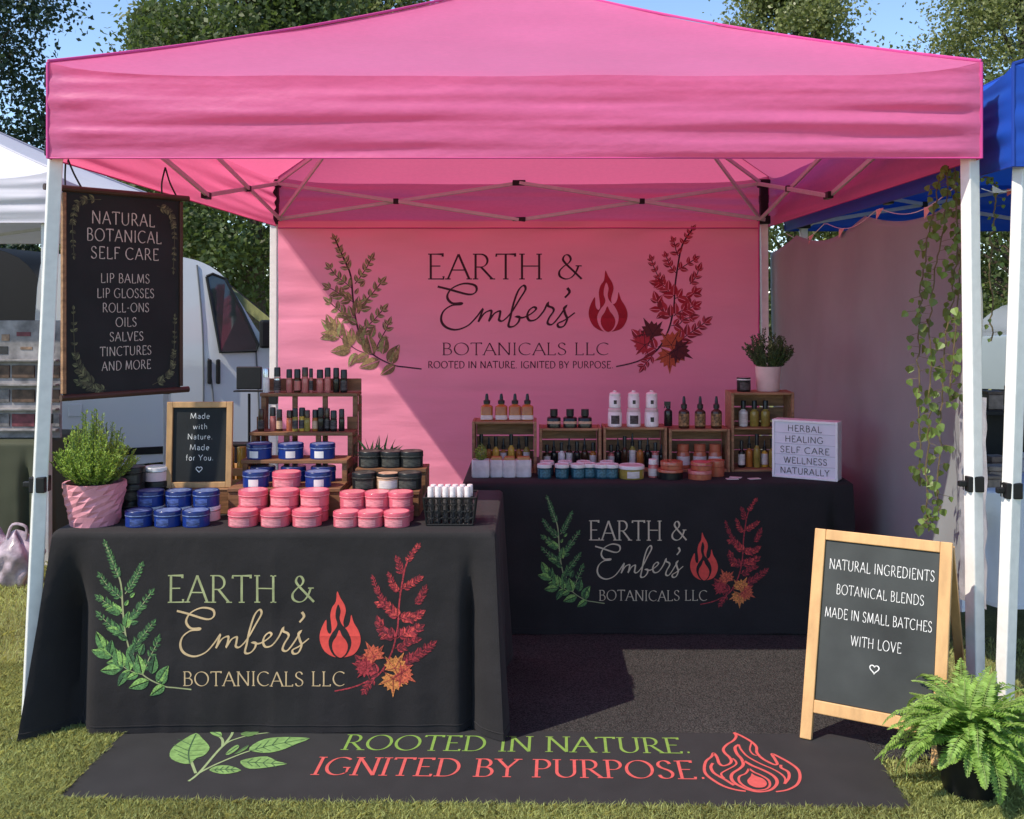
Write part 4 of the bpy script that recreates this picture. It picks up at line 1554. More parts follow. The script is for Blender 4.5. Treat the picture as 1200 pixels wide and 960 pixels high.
# ------------------------------------------------------------------ small plants
def plant_leaves(c, n_stem, h, spread, leafL, leafW, per, cone=1.0, droop=0.0, seed=1, top=1.0):
    rnd = random.Random(seed)
    lv, st = MB(), MB()
    c = Vector(c)
    for i in range(n_stem):
        a = rnd.uniform(0, 2 * math.pi)
        q = math.sqrt(rnd.random())
        hh = h * (1 - cone * q ** 1.5) * rnd.uniform(.75, 1.1)
        tip = c + Vector((math.cos(a) * q * spread, math.sin(a) * q * spread, max(.02, hh)))
        b = c + Vector((math.cos(a) * q * spread * .3, math.sin(a) * q * spread * .3, 0))
        midp = b.lerp(tip, .5) + Vector((math.cos(a), math.sin(a), .6)) * spread * .1
        P = smooth3([b, midp, tip + Vector((0, 0, -droop * q))], 6)
        st.tube(P, .0012, 4, cap=False)
        for k in range(per):
            t = .2 + .8 * k / per
            j = min(int(t * (len(P) - 1)), len(P) - 2)
            p = P[j].lerp(P[j + 1], t * (len(P) - 1) - j)
            th = rnd.uniform(0, 2 * math.pi)
            d = (P[j + 1] - P[j]).normalized() * .6 + Vector((math.cos(th), math.sin(th), rnd.uniform(-.1, .6)))
            s = rnd.uniform(.7, 1.2) * (1.1 - .4 * t)
            lv.leaf(p, d, leafL * s, leafW * s, Vector((rnd.gauss(0, .5), rnd.gauss(0, .5), 1)))
    return lv, st


m_herb = M('herb_leaves', (0.30, 0.43, 0.085), .5, .2, 30, island=.4, transl=.35, tcol=(.5, .65, .10))
m_stem = M('green_stem', (0.12, 0.17, 0.05), .6, .2, 30)
m_pot_pink = M('pink_plaster', (0.66, 0.27, 0.32), .6, .10, 25, bump=.1, bs=50)
m_soil = M('potting_soil', (0.03, 0.02, 0.015), .95, .3, 60, bump=.5, bs=90)
px0, py0 = X(111, 3.72), 3.72
pp = thing('potted_plant', 'bushy green herb in a faceted pink pot on the front left table', 'potted plant', (px0, py0, ZT1))
mb = MB()
seg, H_, rows = 18, .150, 8
vs, fs = [], []
rnd = random.Random(5)
for j in range(rows + 1):
    t = j / rows
    r0 = .083 + (.107 - .083) * t ** .8
    for k in range(seg):
        a = 2 * math.pi * (k + .38 * j) / seg
        rr = r0 * (1 + (.045 * math.sin(k * 2.1 + j * 1.7) if 0 < j < rows else 0))
        vs.append((px0 + rr * math.cos(a), py0 + rr * math.sin(a), ZT1 + H_ * t))
for j in range(rows):
    for k in range(seg):
        k2 = (k + 1) % seg
        a, b, c, d = j * seg + k, j * seg + k2, (j + 1) * seg + k2, (j + 1) * seg + k
        fs += [(a, b, c), (a, c, d)]
n0 = len(vs)
for j, (r_, z_) in enumerate([(.098, H_), (.094, H_ - .025)]):
    for k in range(seg):
        a = 2 * math.pi * (k + .38 * rows) / seg
        vs.append((px0 + r_ * math.cos(a), py0 + r_ * math.sin(a), ZT1 + z_))
for k in range(seg):
    k2 = (k + 1) % seg
    fs.append((rows * seg + k, rows * seg + k2, n0 + k2, n0 + k))
    fs.append((n0 + k, n0 + k2, n0 + seg + k2, n0 + seg + k))
fs.append(tuple(range(seg))[::-1])
mb.add(vs, fs)
mb.build('pot', m_pot_pink, pp, smooth=True, angle=12, bevel=0)
mb = MB()
mb.lathe([(.095, H_ - .025), (0, H_ - .02)], (px0, py0, ZT1), 18)
mb.build('soil', m_soil, pp)
lv, st = plant_leaves((px0, py0, ZT1 + H_ - .02), 230, .27, .150, .016, .0085, 26, .66, .0, 3)
lv.build('leaves', m_herb, pp)
st.build('stems', m_stem, pp)

# little succulent behind the low riser
sx, sy, sz = X(441, 4.05), 4.115, ZT1
sp = thing('potted_plant', 'small spiky green plant behind the black tins of the low riser', 'potted plant', (sx, sy, sz))
mb = MB()
mb.lathe([(0, 0), (.035, 0), (.045, .19), (.040, .19), (.038, .175), (0, .175)], (sx, sy, sz), 18)
mb.build('pot', m_bk, sp, smooth=True)
mb = MB()
rnd = random.Random(9)
for i in range(46):
    a = rnd.uniform(0, 6.28)
    e = rnd.uniform(.15, 1.4)
    d = Vector((math.cos(a) * math.cos(e), math.sin(a) * math.cos(e), math.sin(e)))
    mb.leaf(Vector((sx + rnd.uniform(-.04, .05), sy + rnd.uniform(-.02, .02), sz + .18)), d, rnd.uniform(.05, .095), .011)
mb.build('leaves', M('succulent_leaves', (0.10, 0.19, 0.06), .45, .2, 30, island=.35, transl=.1), sp)

# ------------------------------------------------------------------ small framed sign
FD = 3.90
fw, fh = .244, .322
fc = Vector((X(233, FD), FD, .805))
FUP = Vector((0, .06, 1)).normalized()
FUX = Vector((math.cos(R(3)), math.sin(R(3)), 0))
FN = FUX.cross(FUP)
frot = Matrix((FUX, -FN, FUP)).transposed()


def fm(u, v, d=0):
    return fc + FUX * ((u - .5) * fw) + FUP * ((1 - v) * fh) + FN * d


fr = thing('framed_sign', 'small oak framed chalkboard with white lower-case words on the front table', 'chalkboard sign', tuple(fc))


def fbar(u0, u1, v0, v1, th, name, mat, d=0):
    mb = MB()
    mb.box(fm((u0 + u1) / 2, (v0 + v1) / 2, d), ((u1 - u0) * fw, th, (v1 - v0) * fh), frot)
    return mb.build(name, mat, fr, bevel=.002)


for a in ((0, .09, 0, 1), (.91, 1, 0, 1), (.09, .91, 0, .068), (.09, .91, .932, 1)):
    fbar(*a, .018, 'frame_rail', m_oak)
fbar(.09, .91, .068, .932, .006, 'board', m_chalk, -.003)
mb = MB()
sign_text(fr, m_ink_white, lambda u, v, d: fm(u, v, .0015 + d), fw, fh,
               [('Made', .50, .165, .30, .065), ('with', .505, .288, .22, .062), ('Nature.', .505, .405, .38, .065), ('Made', .50, .530, .30, .065), ('for You.', .505, .65, .42, .065)], 'sans', .95, (.5, .785, .012, .0028))
bx = thing('display_box', 'low dark wooden box that the small framed sign stands on', 'wooden box', (fc.x, FD + .01, ZT1))
mb = MB()
mb.box((fc.x + .01, FD + .02, ZT1 + .045), (.22, .085, .088))
mb.build('box_body', m_wood_dark, bx, bevel=.002)
mb = MB()
mb.box((fc.x + .01, FD + .02, ZT1 + .0915), (.23, .09, .005))
mb.build('box_lid', m_wood, bx, bevel=.001)

# crate of yellow bottles and a black card stand behind the framed sign
cx0, cy0 = X(283, 4.22), 4.17
yc = thing('wooden_crate', 'small slatted crate of yellow bottles behind the framed sign', 'crate', (cx0 - .03, cy0, ZT1))
for z in (.03, .075, .12):
    mb = MB()
    for y in (-.06, .06):
        mb.box((cx0 - .03, cy0 + y, ZT1 + z), (.15, .008, .03))
    for x in (-.075, .075):
        mb.box((cx0 - .03 + x, cy0, ZT1 + z), (.008, .110, .03))
    mb.build('slats', m_pine, yc, bevel=.001)
mb = MB()
mb.box((cx0 - .03, cy0, ZT1 + .006), (.15, .12, .01))
mb.build('base', m_pine, yc)
for i in range(3):
    bottle('oil_bottle', nth(i, 3, 'yellow oil bottle', 'in the crate behind the framed sign'), 'bottle', (cx0 - .075 + .045 * i, cy0 - .01 * (i % 2), ZT1 + .012), .020, .20, m_yellow,
           m_yellow, None, 'wide', 'yellow oil bottles in the crate')
cs = thing('tablet_stand', 'black tablet on a thin stand beside the top of the tall riser', 'tablet stand', (X(292, 4.36), 4.345, ZT1))
c0 = Vector((X(292, 4.345), 4.345, 0))
mb = MB()
mb.box((c0.x, c0.y, 1.5 - (443 - 355) * 4.345 / F), (.105, .014, .095))
mb.build('screen', m_black_plastic, cs, bevel=.004)
mb = MB()
mb.box((c0.x + .005, c0.y - .012, 1.5 - (458 - 355) * 4.345 / F), (.125, .04, .006))
mb.tube([(c0.x, c0.y, ZT1 + .01), (c0.x, c0.y, 1.12)], .006, 8)
mb.lathe([(0, 0), (.05, 0), (.05, .008), (0, .012)], (c0.x, c0.y, ZT1), 20)
mb.build('stand', m_black_plastic, cs, bevel=.001)
for (nm, dx, dz, w, h) in (('card_holder', -.02, 0, .07, .22), ):
    pass
mb = MB()
bxx = thing('storage_bin', 'black storage bin behind the tall riser under the tablet', 'bin', (X(288, 4.33) - .05, 4.30, ZT1))
mb.box((X(284, 4.33) - .01, 4.30, ZT1 + .10), (.085, .06, .20))
mb.build('bin_body', m_black_plastic, bxx, bevel=.006)
mb = MB()
mb.box((X(284, 4.33) - .01, 4.30, ZT1 + .205), (.092, .066, .012))
mb.build('bin_rim', m_black_plastic, bxx, bevel=.003)

# ------------------------------------------------------------------ wire basket with lip balm tubes
bk = thing('wire_basket', 'black wire basket of lip balms at the right end of the front table', 'basket', (-.295, 3.74, ZT1))
xb0, xb1, yb0, yb1, hb_ = -.378, -.215, 3.675, 3.80, .096


def bcorner(i, t):
    sx_ = (-1, 1, 1, -1)[i]
    sy_ = (-1, -1, 1, 1)[i]
    k = 1 + .14 * t
    return Vector(((xb0 + xb1) / 2 + sx_ * (xb1 - xb0) / 2 * k, (yb0 + yb1) / 2 + sy_ * (yb1 - yb0) / 2 * k, ZT1 + .004 + hb_ * t))


mb = MB()
for i in range(4):
    j = (i + 1) % 4
    for t in (0, 1):
        mb.tube([bcorner(i, t), bcorner(j, t)], .0035, 6)
    mb.tube([bcorner(i, 0), bcorner(i, 1)], .003, 6)
mb.build('frame', m_black_plastic, bk, smooth=True)
mb = MB()
rnd = random.Random(4)
for i in range(4):
    j = (i + 1) % 4
    n = 11 if i % 2 == 0 else 8
    for k in range(n):
        u = (k + .5) / n
        for r_ in range(4):
            t = (r_ + .5) / 4
            P = []
            ph = rnd.uniform(0, 6)
            for q in range(9):
                a = ph + q * .8
                du, dt = .5 / n * 1.05 * math.cos(a), .135 * math.sin(a)
                uu, tt = min(.99, max(.01, u + du)), min(.99, max(.01, t + dt))
                P.append(bcorner(i, tt).lerp(bcorner(j, tt), uu))
            mb.tube(P, .0018, 4)
mb.build('scroll_wires', m_black_plastic, bk, smooth=True)
mb = MB()
mb.add([bcorner(i, .01) for i in range(4)], [(0, 1, 2, 3)])
mb.build('base', m_black_plastic, bk, solid=.002)
m_tube = M('balm_tube_white', (0.75, 0.66, 0.66), .4, .2, 90)
k_ = 0
for j in range(2):
    for i in range(6):
        x = xb0 + .012 + i * .0262 + .006 * j
        y = yb0 + .025 + .045 * j
        lab = nth(i, 6, 'white lip balm', ('in the front row of the wire basket', 'in the back row of the wire basket')[j])
        if 'balm' in PROTO:
            dup(PROTO['balm'], (x, y, ZT1 + .008), random.uniform(0, 3), lab)
        else:
            t = thing('lip_balm', lab, 'lip balm', (x, y, ZT1 + .008), 0, 'lip balms in the wire basket')
            mb = MB()
            mb.lathe([(0, 0), (.0105, 0), (.0105, .085), (0, .085)], seg=14)
            mb.build('tube', m_darklab, t, smooth=True, world=False)
            mb = MB()
            mb.lathe([(0, .086), (.0112, .086), (.0112, .123), (.0095, .127), (0, .127)], seg=14)
            mb.build('cap', m_tube, t, smooth=True, world=False)
            PROTO['balm'] = t


# ------------------------------------------------------------------ rear table: crates
def crate(label, x0, x1, y0, z0, h, depth, group='wooden crates on the rear table'):
    cx = (x0 + x1) / 2
    w = x1 - x0
    t = thing('wooden_crate', label, 'crate', (cx, y0 + depth / 2, z0), 0, group)
    for x in (x0 + .007, x1 - .007):
        mb = MB()
        mb.box((x, y0 + depth / 2, z0 + h / 2), (.013, depth, h))
        mb.build('side_panel', m_wood, t, bevel=.002)
    for nm, z in (('top_panel', z0 + h - .006), ('bottom_panel', z0 + .0065)):
        mb = MB()
        mb.box((cx, y0 + depth / 2 - .001, z), (w - .030, depth - .004, .011))
        mb.build(nm, m_wood, t, bevel=.0015)
    n = max(3, int(h / .065))
    for i in range(n):
        mb = MB()
        hh = (h - .03) / n
        mb.box((cx, y0 + depth - .006, z0 + .015 + hh * (i + .5)), (w - .030, .007, hh - (.010 if i == n - 1 else .004)))
        mb.build('back_slat', m_wood, t, bevel=.001)
    return t


YC = 4.95
CR = [('first crate from the left on the rear table, with amber bottles on top', 553, 629, 494, 4.93), ('crate with three black bottles on top on the rear table', 632, 705, 502, 4.96),
      ('crate with stacked white jars on top on the rear table', 707, 782, 501, 4.96), ('crate with three dropper bottles on top on the rear table', 784, 856, 503, 4.96),
      ('tall upright crate with a potted plant on top on the rear table', 857, 931, 460, 4.97)]
CT = []
for lab, a, b, top, yc_ in CR:
    z = EYE - (top - PY) * yc_ / F
    crate(lab, X(a, yc_), X(b, yc_), yc_, ZT2, z - ZT2, .165)
    CT.append((X(a, yc_), X(b, yc_), yc_, z))
mb = MB()
mb.box(((CT[4][0] + CT[4][1]) / 2, 5.05, ZT2 + .205), (CT[4][1] - CT[4][0] - .03, .12, .008))
sh_ = tag(mb.build('shelf_board', m_wood, bevel=.001), 'thin shelf board across the middle of the tall crate', 'shelf board')

# on the crates
for i, px in enumerate((570.5, 587.5, 603.5, 618)):
    y = 4.99
    place('amb', lambda l, p, g: bottle('serum_bottle', l, 'bottle', p, .029, .128, m_amber, m_cap_black, m_paper, 'dropper', g, 0, (.04, .20), 5),
          (X(px, y), y, CT[0][3]), nth(i, 4, 'amber dropper bottle with pale label', 'on the leftmost rear crate'), 'amber bottles on the leftmost crate', 0)
for i, px in enumerate((649, 668, 685.5)):
    y = 5.00
    place('blk', lambda l, p, g: bottle('apothecary_bottle', l, 'bottle', p, .033, .088, m_dkglass, m_cap_black, m_gold_lab, 'square', g, 0, (.22, .36), 4),
          (X(px, y), y, CT[1][3]), nth(i, 3, 'squat black bottle', 'on the crate beside the amber bottles'), 'black bottles on the second crate', 0)


def wjar(l, p, g, lab, knob=False):
    t = thing('ceramic_jar', l, 'jar', p, 0, g)
    mb = MB()
    mb.lathe([(0, 0), (.031, 0), (.034, .004), (.034, .066), (.030, .072), (0, .072)], seg=24)
    mb.build('body', m_wh, t, smooth=True, world=False)
    mb = MB()
    mb.lathe([(0, .072), (.032, .072), (.0325, .084), (.028, .090)] + ([(.020, .094), (.010, .096), (.012, .101), (.008, .104), (0, .104)] if knob else [(0, .090)]), seg=24)
    mb.build('lid', m_wh if knob else M('jar_lid_blush', (.60, .47, .47), .4, .08, 40), t, smooth=True, world=False)
    if knob:
        for c in t.children:
            c.scale = (.84, .84, .80)
    mb = MB()
    n = 10
    vs = []
    a0 = .62 if lab is m_darklab else .25
    z0, z1 = (.015, .056) if lab is m_darklab else (.025, .048)
    for i in range(n + 1):
        a = -math.pi / 2 - a0 + 2 * a0 * i / n
        vs += [(.0346 * math.cos(a), .0346 * math.sin(a), z0), (.0346 * math.cos(a), .0346 * math.sin(a), z1)]
    mb.add(vs, [(2 * i, 2 * i + 2, 2 * i + 3, 2 * i + 1) for i in range(n)])
    lo = mb.build('label', lab, t, smooth=True, world=False)
    if knob:
        lo.scale = (.84, .84, .80)
    return t


for i, px in enumerate((720.5, 742.5, 763.5)):
    y = 5.0
    lab = m_darklab if i < 2 else m_bk_lab
    key = 'wj%d' % (i < 2)
    place(key, lambda l, p, g: wjar(l, p, g, lab), (X(px, y), y, CT[2][3]), nth(i, 3, 'lower white jar of the stacks', 'on the third rear crate'), 'white jars on the third crate', 0)
    place('wj0k', lambda l, p, g: wjar(l, p, g, m_bk_lab, True), (X(px, y), y, CT[2][3] + .0905), nth(i, 3, 'upper white jar of the stacks', 'on the third rear crate'), 'white jars on the third crate', 0)
bottle('spray_bottle', 'black trigger spray bottle right of the stacked white jars', 'bottle', (X(783, 5.02), 5.02, CT[2][3]), .020, .135, m_dkglass, m_cap_black, None, 'spray')
for i, px in enumerate((801.5, 820.5, 839.5)):
    y = 5.0
    place('drp', lambda l, p, g: bottle('tincture_bottle', l, 'bottle', p, .026, .155, m_brown, m_cap_black, M('tincture_label', (.22, .13, .055), .5, .9, 70), 'dropper', g, 0, (.08, .46)),
          (X(px, y), y, CT[3][3]), nth(i, 3, 'tall tincture dropper bottle', 'on the fourth rear crate'), 'tincture bottles on the fourth crate', 0)
# in the crates
spec = {0: [(564, m_olive, .16), (573, m_amber, .145), (581, m_yellow, .15), (590, m_amber, .14), (599, m_yellow, .16), (608, m_amber, .145), (617, m_olive, .15)],
        1: [(641, m_brown, .11), (649, m_dkglass, .13), (658, m_wh, .12), (667, m_brown, .14), (676, m_dkglass, .125), (685, m_brown, .14), (695, m_amber, .12)],
        2: [(716, m_rose, .11), (724, m_dkglass, .14), (732, m_brown, .15), (741, m_olive, .165), (750, m_amber, .13), (759, m_dkglass, .14), (768, m_rose, .12), (775, m_dkglass, .11)],
        4: [(869, m_dkglass, .13), (878, m_amber, .15), (887, m_olive, .16), (896, m_yellow, .13), (905, m_olive, .14)]}
nm_ = {0: 'leftmost rear crate', 1: 'crate under the squat black bottles', 2: 'crate under the stacked white jars', 4: 'lower half of the tall crate'}
for k, lst in spec.items():
    for i, (px, g_, h_) in enumerate(lst):
        y = 5.03 + .015 * (i % 2)
        bottle('oil_bottle', nth(i, len(lst), 'bottle', 'standing inside the ' + nm_[k]), 'bottle', (X(px, y), y, ZT2 + .013), .0165, h_, g_, m_cap_black, (m_paper, None, None)[i % 3],
               'dropper' if i % 2 else 'screw', 'bottles inside the crates')
for i, px in enumerate((871, 884, 897)):
    y = 5.05
    bottle('oil_bottle', nth(i, 3, 'pale jar', 'on the upper shelf of the tall crate'), 'jar', (X(px, y), y, ZT2 + .210), .022, .125, (m_wh, m_olive, m_olive)[i], m_cap_black, m_paper if i == 0 else None, 'screw',
           'bottles inside the crates')
for i, px in enumerate((800.5, 820, 838)):
    y = 5.02
    place('honey', lambda l, p, g: bottle('balm_jar', l, 'jar', p, .032, .115, m_orange, m_orange, m_paper, 'wide', g, 0, (.14, .50)),
          (X(px, y), y, ZT2 + .013), nth(i, 3, 'orange jar with pale label', 'inside the fourth rear crate'), 'orange jars inside the fourth crate', 0)

# pale square pots before the first crate
m_marble = M('marble', (.68, .63, .62), .35, .25, 18, coat=.2)
m_bamboo = M('bamboo_lid', (.42, .24, .08), .5, .2, 20)
for i, (px, w, cont) in enumerate(((563.5, .042, 0), (582, .031, 1), (597, .031, 1), (613.5, .037, 1))):
    x, y = X(px, 4.84), 4.84 + .006 * (i % 2)
    t = thing('square_pot', ('leftmost pale square pot with a green sprig', 'second pale square pot, narrow with an amber lid', 'third pale square pot, narrow with an amber lid', 'rightmost pale square pot with an amber lid')[i]
              + ' before the leftmost crate', 'pot', (x, y, ZT2), 0, 'pale square pots on the rear table')
    mb = MB()
    mb.lathe([(0, 0), (w * .93, 0), (w, .005), (w, .076), (w * .95, .080), (w * .85, .080), (w * .83, .07), (0, .07)], seg=32, sy=.8 if w > .035 else 1, power=7)
    mb.build('pot_body', m_marble, t, smooth=True, world=False)
    if cont:
        mb = MB()
        mb.lathe([(0, .072), (w * .80, .072), (w * .80, .088), (w * .74, .092), (0, .092)], seg=28, sy=.8 if w > .035 else 1, power=7)
        mb.build('lid', m_bamboo, t, smooth=True, world=False)
    else:
        lv, st = plant_leaves((0, 0, .07), 16, .085, .03, .018, .008, 9, .3, 0, 31)
        lv.build('leaves', m_herb, t, world=False)
        st.build('stems', m_stem, t, world=False)
# teal jars
tj = lambda l, p, g: tin('mask_jar', l, 'jar', p, .034, .066, m_teal, m_wh, MATS['teal_label'], 0, g, None, .26, .8)
M('teal_label', (.06, .16, .20), .4, .5, 120)
for i, px in enumerate((638, 658.5, 677, 690.5, 705, 716.5)):
    y = 4.80
    place('tj', tj, (X(px, y) * 1.0, y + (.02 if i in (3, ) else 0), ZT2), nth(i, 6, 'teal jar with white lid', 'along the front of the rear table'), 'teal jars on the rear table')
for i, px in enumerate((641, 662, 684, 711)):
    y = 4.885
    place('tj', tj, (X(px, y), y, ZT2), nth(i, 4, 'teal jar in the second row', 'of the rear table'), 'teal jars on the rear table')
place('oj', lambda l, p, g: tin('balm_jar', l, 'jar', p, .060, .062, m_olive, m_wh, m_paper, 0, g, None, .28, .5), (X(740, 4.80), 4.80, ZT2), 'wide olive jar with white lid right of the teal jars', 'wide jars on the rear table')
tin('balm_jar', 'dark wide jar with orange lid on the rear table', 'jar', (X(785.5, 4.79), 4.79, ZT2), .060, .045, m_bk, m_orange, None, 0, 'wide jars on the rear table', m_orange, .3)
tin('balm_jar', 'orange lid stacked on the dark wide jar', 'jar', (X(787, 4.79), 4.79, ZT2 + .045), .052, .036, m_orange, m_orange, None, 0, 'wide jars on the rear table', m_orange, .5)
tin('balm_jar', 'upper glossy orange jar at the right of the wide jars', 'jar', (X(822, 4.78), 4.78, ZT2 + .042), .050, .038, m_orange, m_orange, None, 0, 'wide jars on the rear table', m_pk, .4)
tin('balm_jar', 'lower glossy orange jar at the right of the wide jars', 'jar', (X(820, 4.78), 4.78, ZT2), .056, .042, m_orange, m_rose, None, 0, 'wide jars on the rear table', None, .4)
tin('balm_jar', 'small orange jar behind the glossy orange stack', 'jar', (X(839, 4.86), 4.86, ZT2), .040, .075, m_orange, m_orange, None, 0, 'wide jars on the rear table', None, .4)
bottle('sample_bottle', 'small rose bottle between the olive and dark wide jars', 'bottle', (X(765, 4.82), 4.82, ZT2), .022, .085, m_rose, m_wh, m_paper, 'wide')
mb = MB()
for (px, py_, rz_) in ((866, 563, .2), (880, 565, -.3)):
    pass
for i, (px, y, rz_) in enumerate(((858, 4.76, .1), (862, 4.80, -.4), (884, 4.765, .3))):
    mb = MB()
    mb.box((X(px, y), y, ZT2 + .003), (.055, .028, .003), Matrix.Rotation(rz_, 3, 'Z'))
    tag(mb.build('card', m_wh, bevel=.0005), ('white card lying nearest the edge before the tall crate', 'pale card lying just before the tall crate', 'white card lying beside the lightbox')[i], 'card', 'cards on the rear table')

# pot and black jar on the tall crate
zt = CT[4][3]
x_ = X(900, 5.06)
wp = thing('potted_plant', 'dark leafy plant in a pale pink pot on the tall crate', 'potted plant', (x_, 5.06, zt))
mb = MB()
mb.lathe([(0, 0), (.052, 0), (.055, .004), (.062, .12), (.056, .12), (.054, .10), (0, .10)], (x_, 5.06, zt), 28)
mb.build('pot', M('blush_pot', (.70, .50, .49), .5, .06, 30), wp, smooth=True)
lv, st = plant_leaves((x_, 5.06, zt + .10), 90, .20, .125, .022, .013, 16, .45, 0, 17)
lv.build('leaves', M('dark_shrub_leaves', (0.050, 0.085, 0.035), .45, .2, 30, island=.4, transl=.15), wp)
st.build('stems', m_stem, wp)
bj = tin('candle_jar', 'black jar with pale top beside the pale pink pot', 'jar', (X(871.5, 5.03), 5.03, zt), .034, .068, m_bk, m_dkglass, m_darklab, 0, None, m_wh, .2)

# ------------------------------------------------------------------ lightbox
LA = R(-29)
lu = Vector((math.cos(LA), math.sin(LA), 0))
ln = Vector((lu.y, -lu.x, 0))
lw, lh, ld = .300, .268, .075
l0 = Vector((X(905, 4.83), 4.83, ZT2 + .002))
lrot = Matrix.Rotation(LA, 3, 'Z')


def lm(u, v, d=0):
    return l0 + lu * (u * lw) + Vector((0, 0, (1 - v) * lh)) + ln * d


lb = thing('letter_board', 'white lightbox letter board with black words at the right end of the rear table', 'lightbox', tuple(l0 + lu * lw / 2))
m_lbox = M('lightbox_white', (0.80, 0.78, 0.80), .4, .04, 20)
mb = MB()
mb.box(lm(.5, .5, -ld / 2 - .004), (lw, ld, lh), lrot)
mb.build('case', m_lbox, lb, bevel=.003)
for a in ((0, .035, 0, 1), (.965, 1, 0, 1), (.035, .965, 0, .04), (.035, .965, .96, 1)):
    mb = MB()
    mb.box(lm((a[0] + a[1]) / 2, (a[2] + a[3]) / 2, 0), ((a[1] - a[0]) * lw, .008, (a[3] - a[2]) * lh), lrot)
    mb.build('rim', m_lbox, lb, bevel=.0015)
mb = MB()
mb.box(lm(.5, .5, -.003), (lw * .93, .002, lh * .92), lrot)
mb.build('panel', M('lightbox_panel', (0.70, 0.67, 0.77), .35, .03, 20), lb)
mb = MB()
for k in range(1, 5):
    mb.box(lm(.5, .04 + .92 * k / 5, -.001), (lw * .93, .003, .0025), lrot)
mb.build('rails', M('clear_rail', (0.50, 0.47, 0.56), .3, .05, 20), lb)
sign_text(lb, m_cap_black, lambda u, v, d: lm(u, v, .0008 + d), lw, lh, [('HERBAL', .50, .14, .52, .105), ('HEALING', .49, .325, .58, .105), ('SELF CARE', .50, .51, .75, .105), ('WELLNESS', .51, .69, .66, .105),
                                                            ('NATURALLY', .50, .87, .75, .105)], 'sans', .95)

# ------------------------------------------------------------------ fern
fx, fy = 1.335, 3.17
fn = thing('potted_fern', 'bright green fern in a black pot before the chalkboard easel', 'fern', (fx, fy, 0))
mb = MB()
mb.lathe([(0, .004), (.072, .004), (.079, .012), (.098, .145), (.104, .15), (.104, .165), (.095, .165), (.092, .145), (0, .145)], (fx, fy, 0), 28)
mb.build('pot', m_black_plastic, fn, smooth=True)
m_fern = M('fern_fronds', (0.25, 0.40, 0.085), .5, .2, 15, island=.4, transl=.38, tcol=(.32, .55, .08))
lv, st = MB(), MB()
rnd = random.Random(12)
for i in range(150):
    a = rnd.uniform(0, 2 * math.pi)
    L = rnd.uniform(.17, .31) if i % 3 else rnd.uniform(.24, .34)
    e0 = rnd.uniform(.1, 1.4)
    d0 = Vector((math.cos(a), math.sin(a), 0))
    P = []
    p = Vector((fx + rnd.uniform(-.03, .03), fy + rnd.uniform(-.03, .03), .16))
    e = e0
    n = 16
    drop = rnd.uniform(.9, 2.0) if i % 3 else rnd.uniform(1.9, 2.9)
    for k in range(n + 1):
        P.append(p.copy())
        p += (d0 * math.cos(e) + Vector((0, 0, math.sin(e)))) * L / n
        e -= drop / n * (0.4 + 1.2 * k / n)
    st.tube(P, .0014, 4, cap=False)
    wid = rnd.uniform(.030, .044)
    for k in range(1, n * 2):
        t = k / (n * 2)
        j = min(int(t * n), n - 1)
        q = P[j].lerp(P[j + 1], t * n - j)
        tg = (P[j + 1] - P[j]).normalized()
        sd = tg.cross(Vector((0, 0, 1)))
        sd = sd.normalized() if sd.length > .05 else Vector((-math.sin(a), math.cos(a), 0))
        up = sd.cross(tg)
        w = wid * math.sin(math.pi * (t ** .65)) ** .8 + .003
        for s_ in (1, -1):
            d = sd * s_ + tg * .45 + Vector((0, 0, -.12 + rnd.uniform(-.15, .15)))
            lv.leaf(q, d, w * rnd.uniform(.85, 1.1), .0105, up + Vector((rnd.gauss(0, .2), rnd.gauss(0, .2), 0)), fold=.15)
lv.build('fronds', m_fern, fn)
st.build('stems', M('frond_stem', (0.20, 0.27, 0.075), .6, .2, 30), fn)

# ------------------------------------------------------------------ hanging vines
m_vine = M('vine_leaves', (0.15, 0.23, 0.055), .45, .2, 20, island=.45, transl=.3, tcol=(.3, .4, .06))


def vine(label, strands, leafs, seed, group):
    rnd = random.Random(seed)
    t = thing('hanging_vine', label, 'vine', strands[0][0], 0, group)
    lv, st = MB(), MB()
    for P0 in strands:
        P = smooth3(P0, 10)
        P = [p + Vector((rnd.gauss(0, .004), rnd.gauss(0, .004), 0)) for p in P]
        st.tube(P, .0028, 5)
        L = sum((P[i + 1] - P[i]).length for i in range(len(P) - 1))
        n = int(L / .019)
        for k in range(n):
            u = (k + rnd.random()) / n * (len(P) - 1.01)
            j = int(u)
            q = P[j].lerp(P[j + 1], u - j)
            a = rnd.uniform(0, 6.28)
            out = Vector((math.cos(a), math.sin(a), rnd.uniform(-.4, .3)))
            b = q + out * rnd.uniform(.012, .045)
            st.tube([q, b], .0010, 3, cap=False)
            s = leafs * rnd.uniform(.7, 1.25)
            dn = Vector((rnd.gauss(0, .45), rnd.gauss(0, .3), -1)).normalized()
            nrm = Vector((rnd.gauss(-.1, .5), -1, rnd.gauss(.2, .4)))
            sd = dn.cross(nrm).normalized()
            nn = sd.cross(dn)
            sh = [(0, 0), (.32, .06), (.50, .30), (.34, .62), (0, 1.0), (-.34, .62), (-.50, .30), (-.32, .06)]
            vs = [b + sd * x * s + dn * y * s + nn * (abs(x) * .3 * s) for x, y in sh] + [b + dn * .4 * s]
            lv.add(vs, [(i_, (i_ + 1) % 8, 8) for i_ in range(8)])
    lv.build('leaves', m_vine, t)
    st.build('stems', M('vine_stem', (0.13, 0.10, 0.045), .7, .2, 30), t)
    return t


def vs_(pts, d):
    return [on(a, b, d) for a, b in pts]


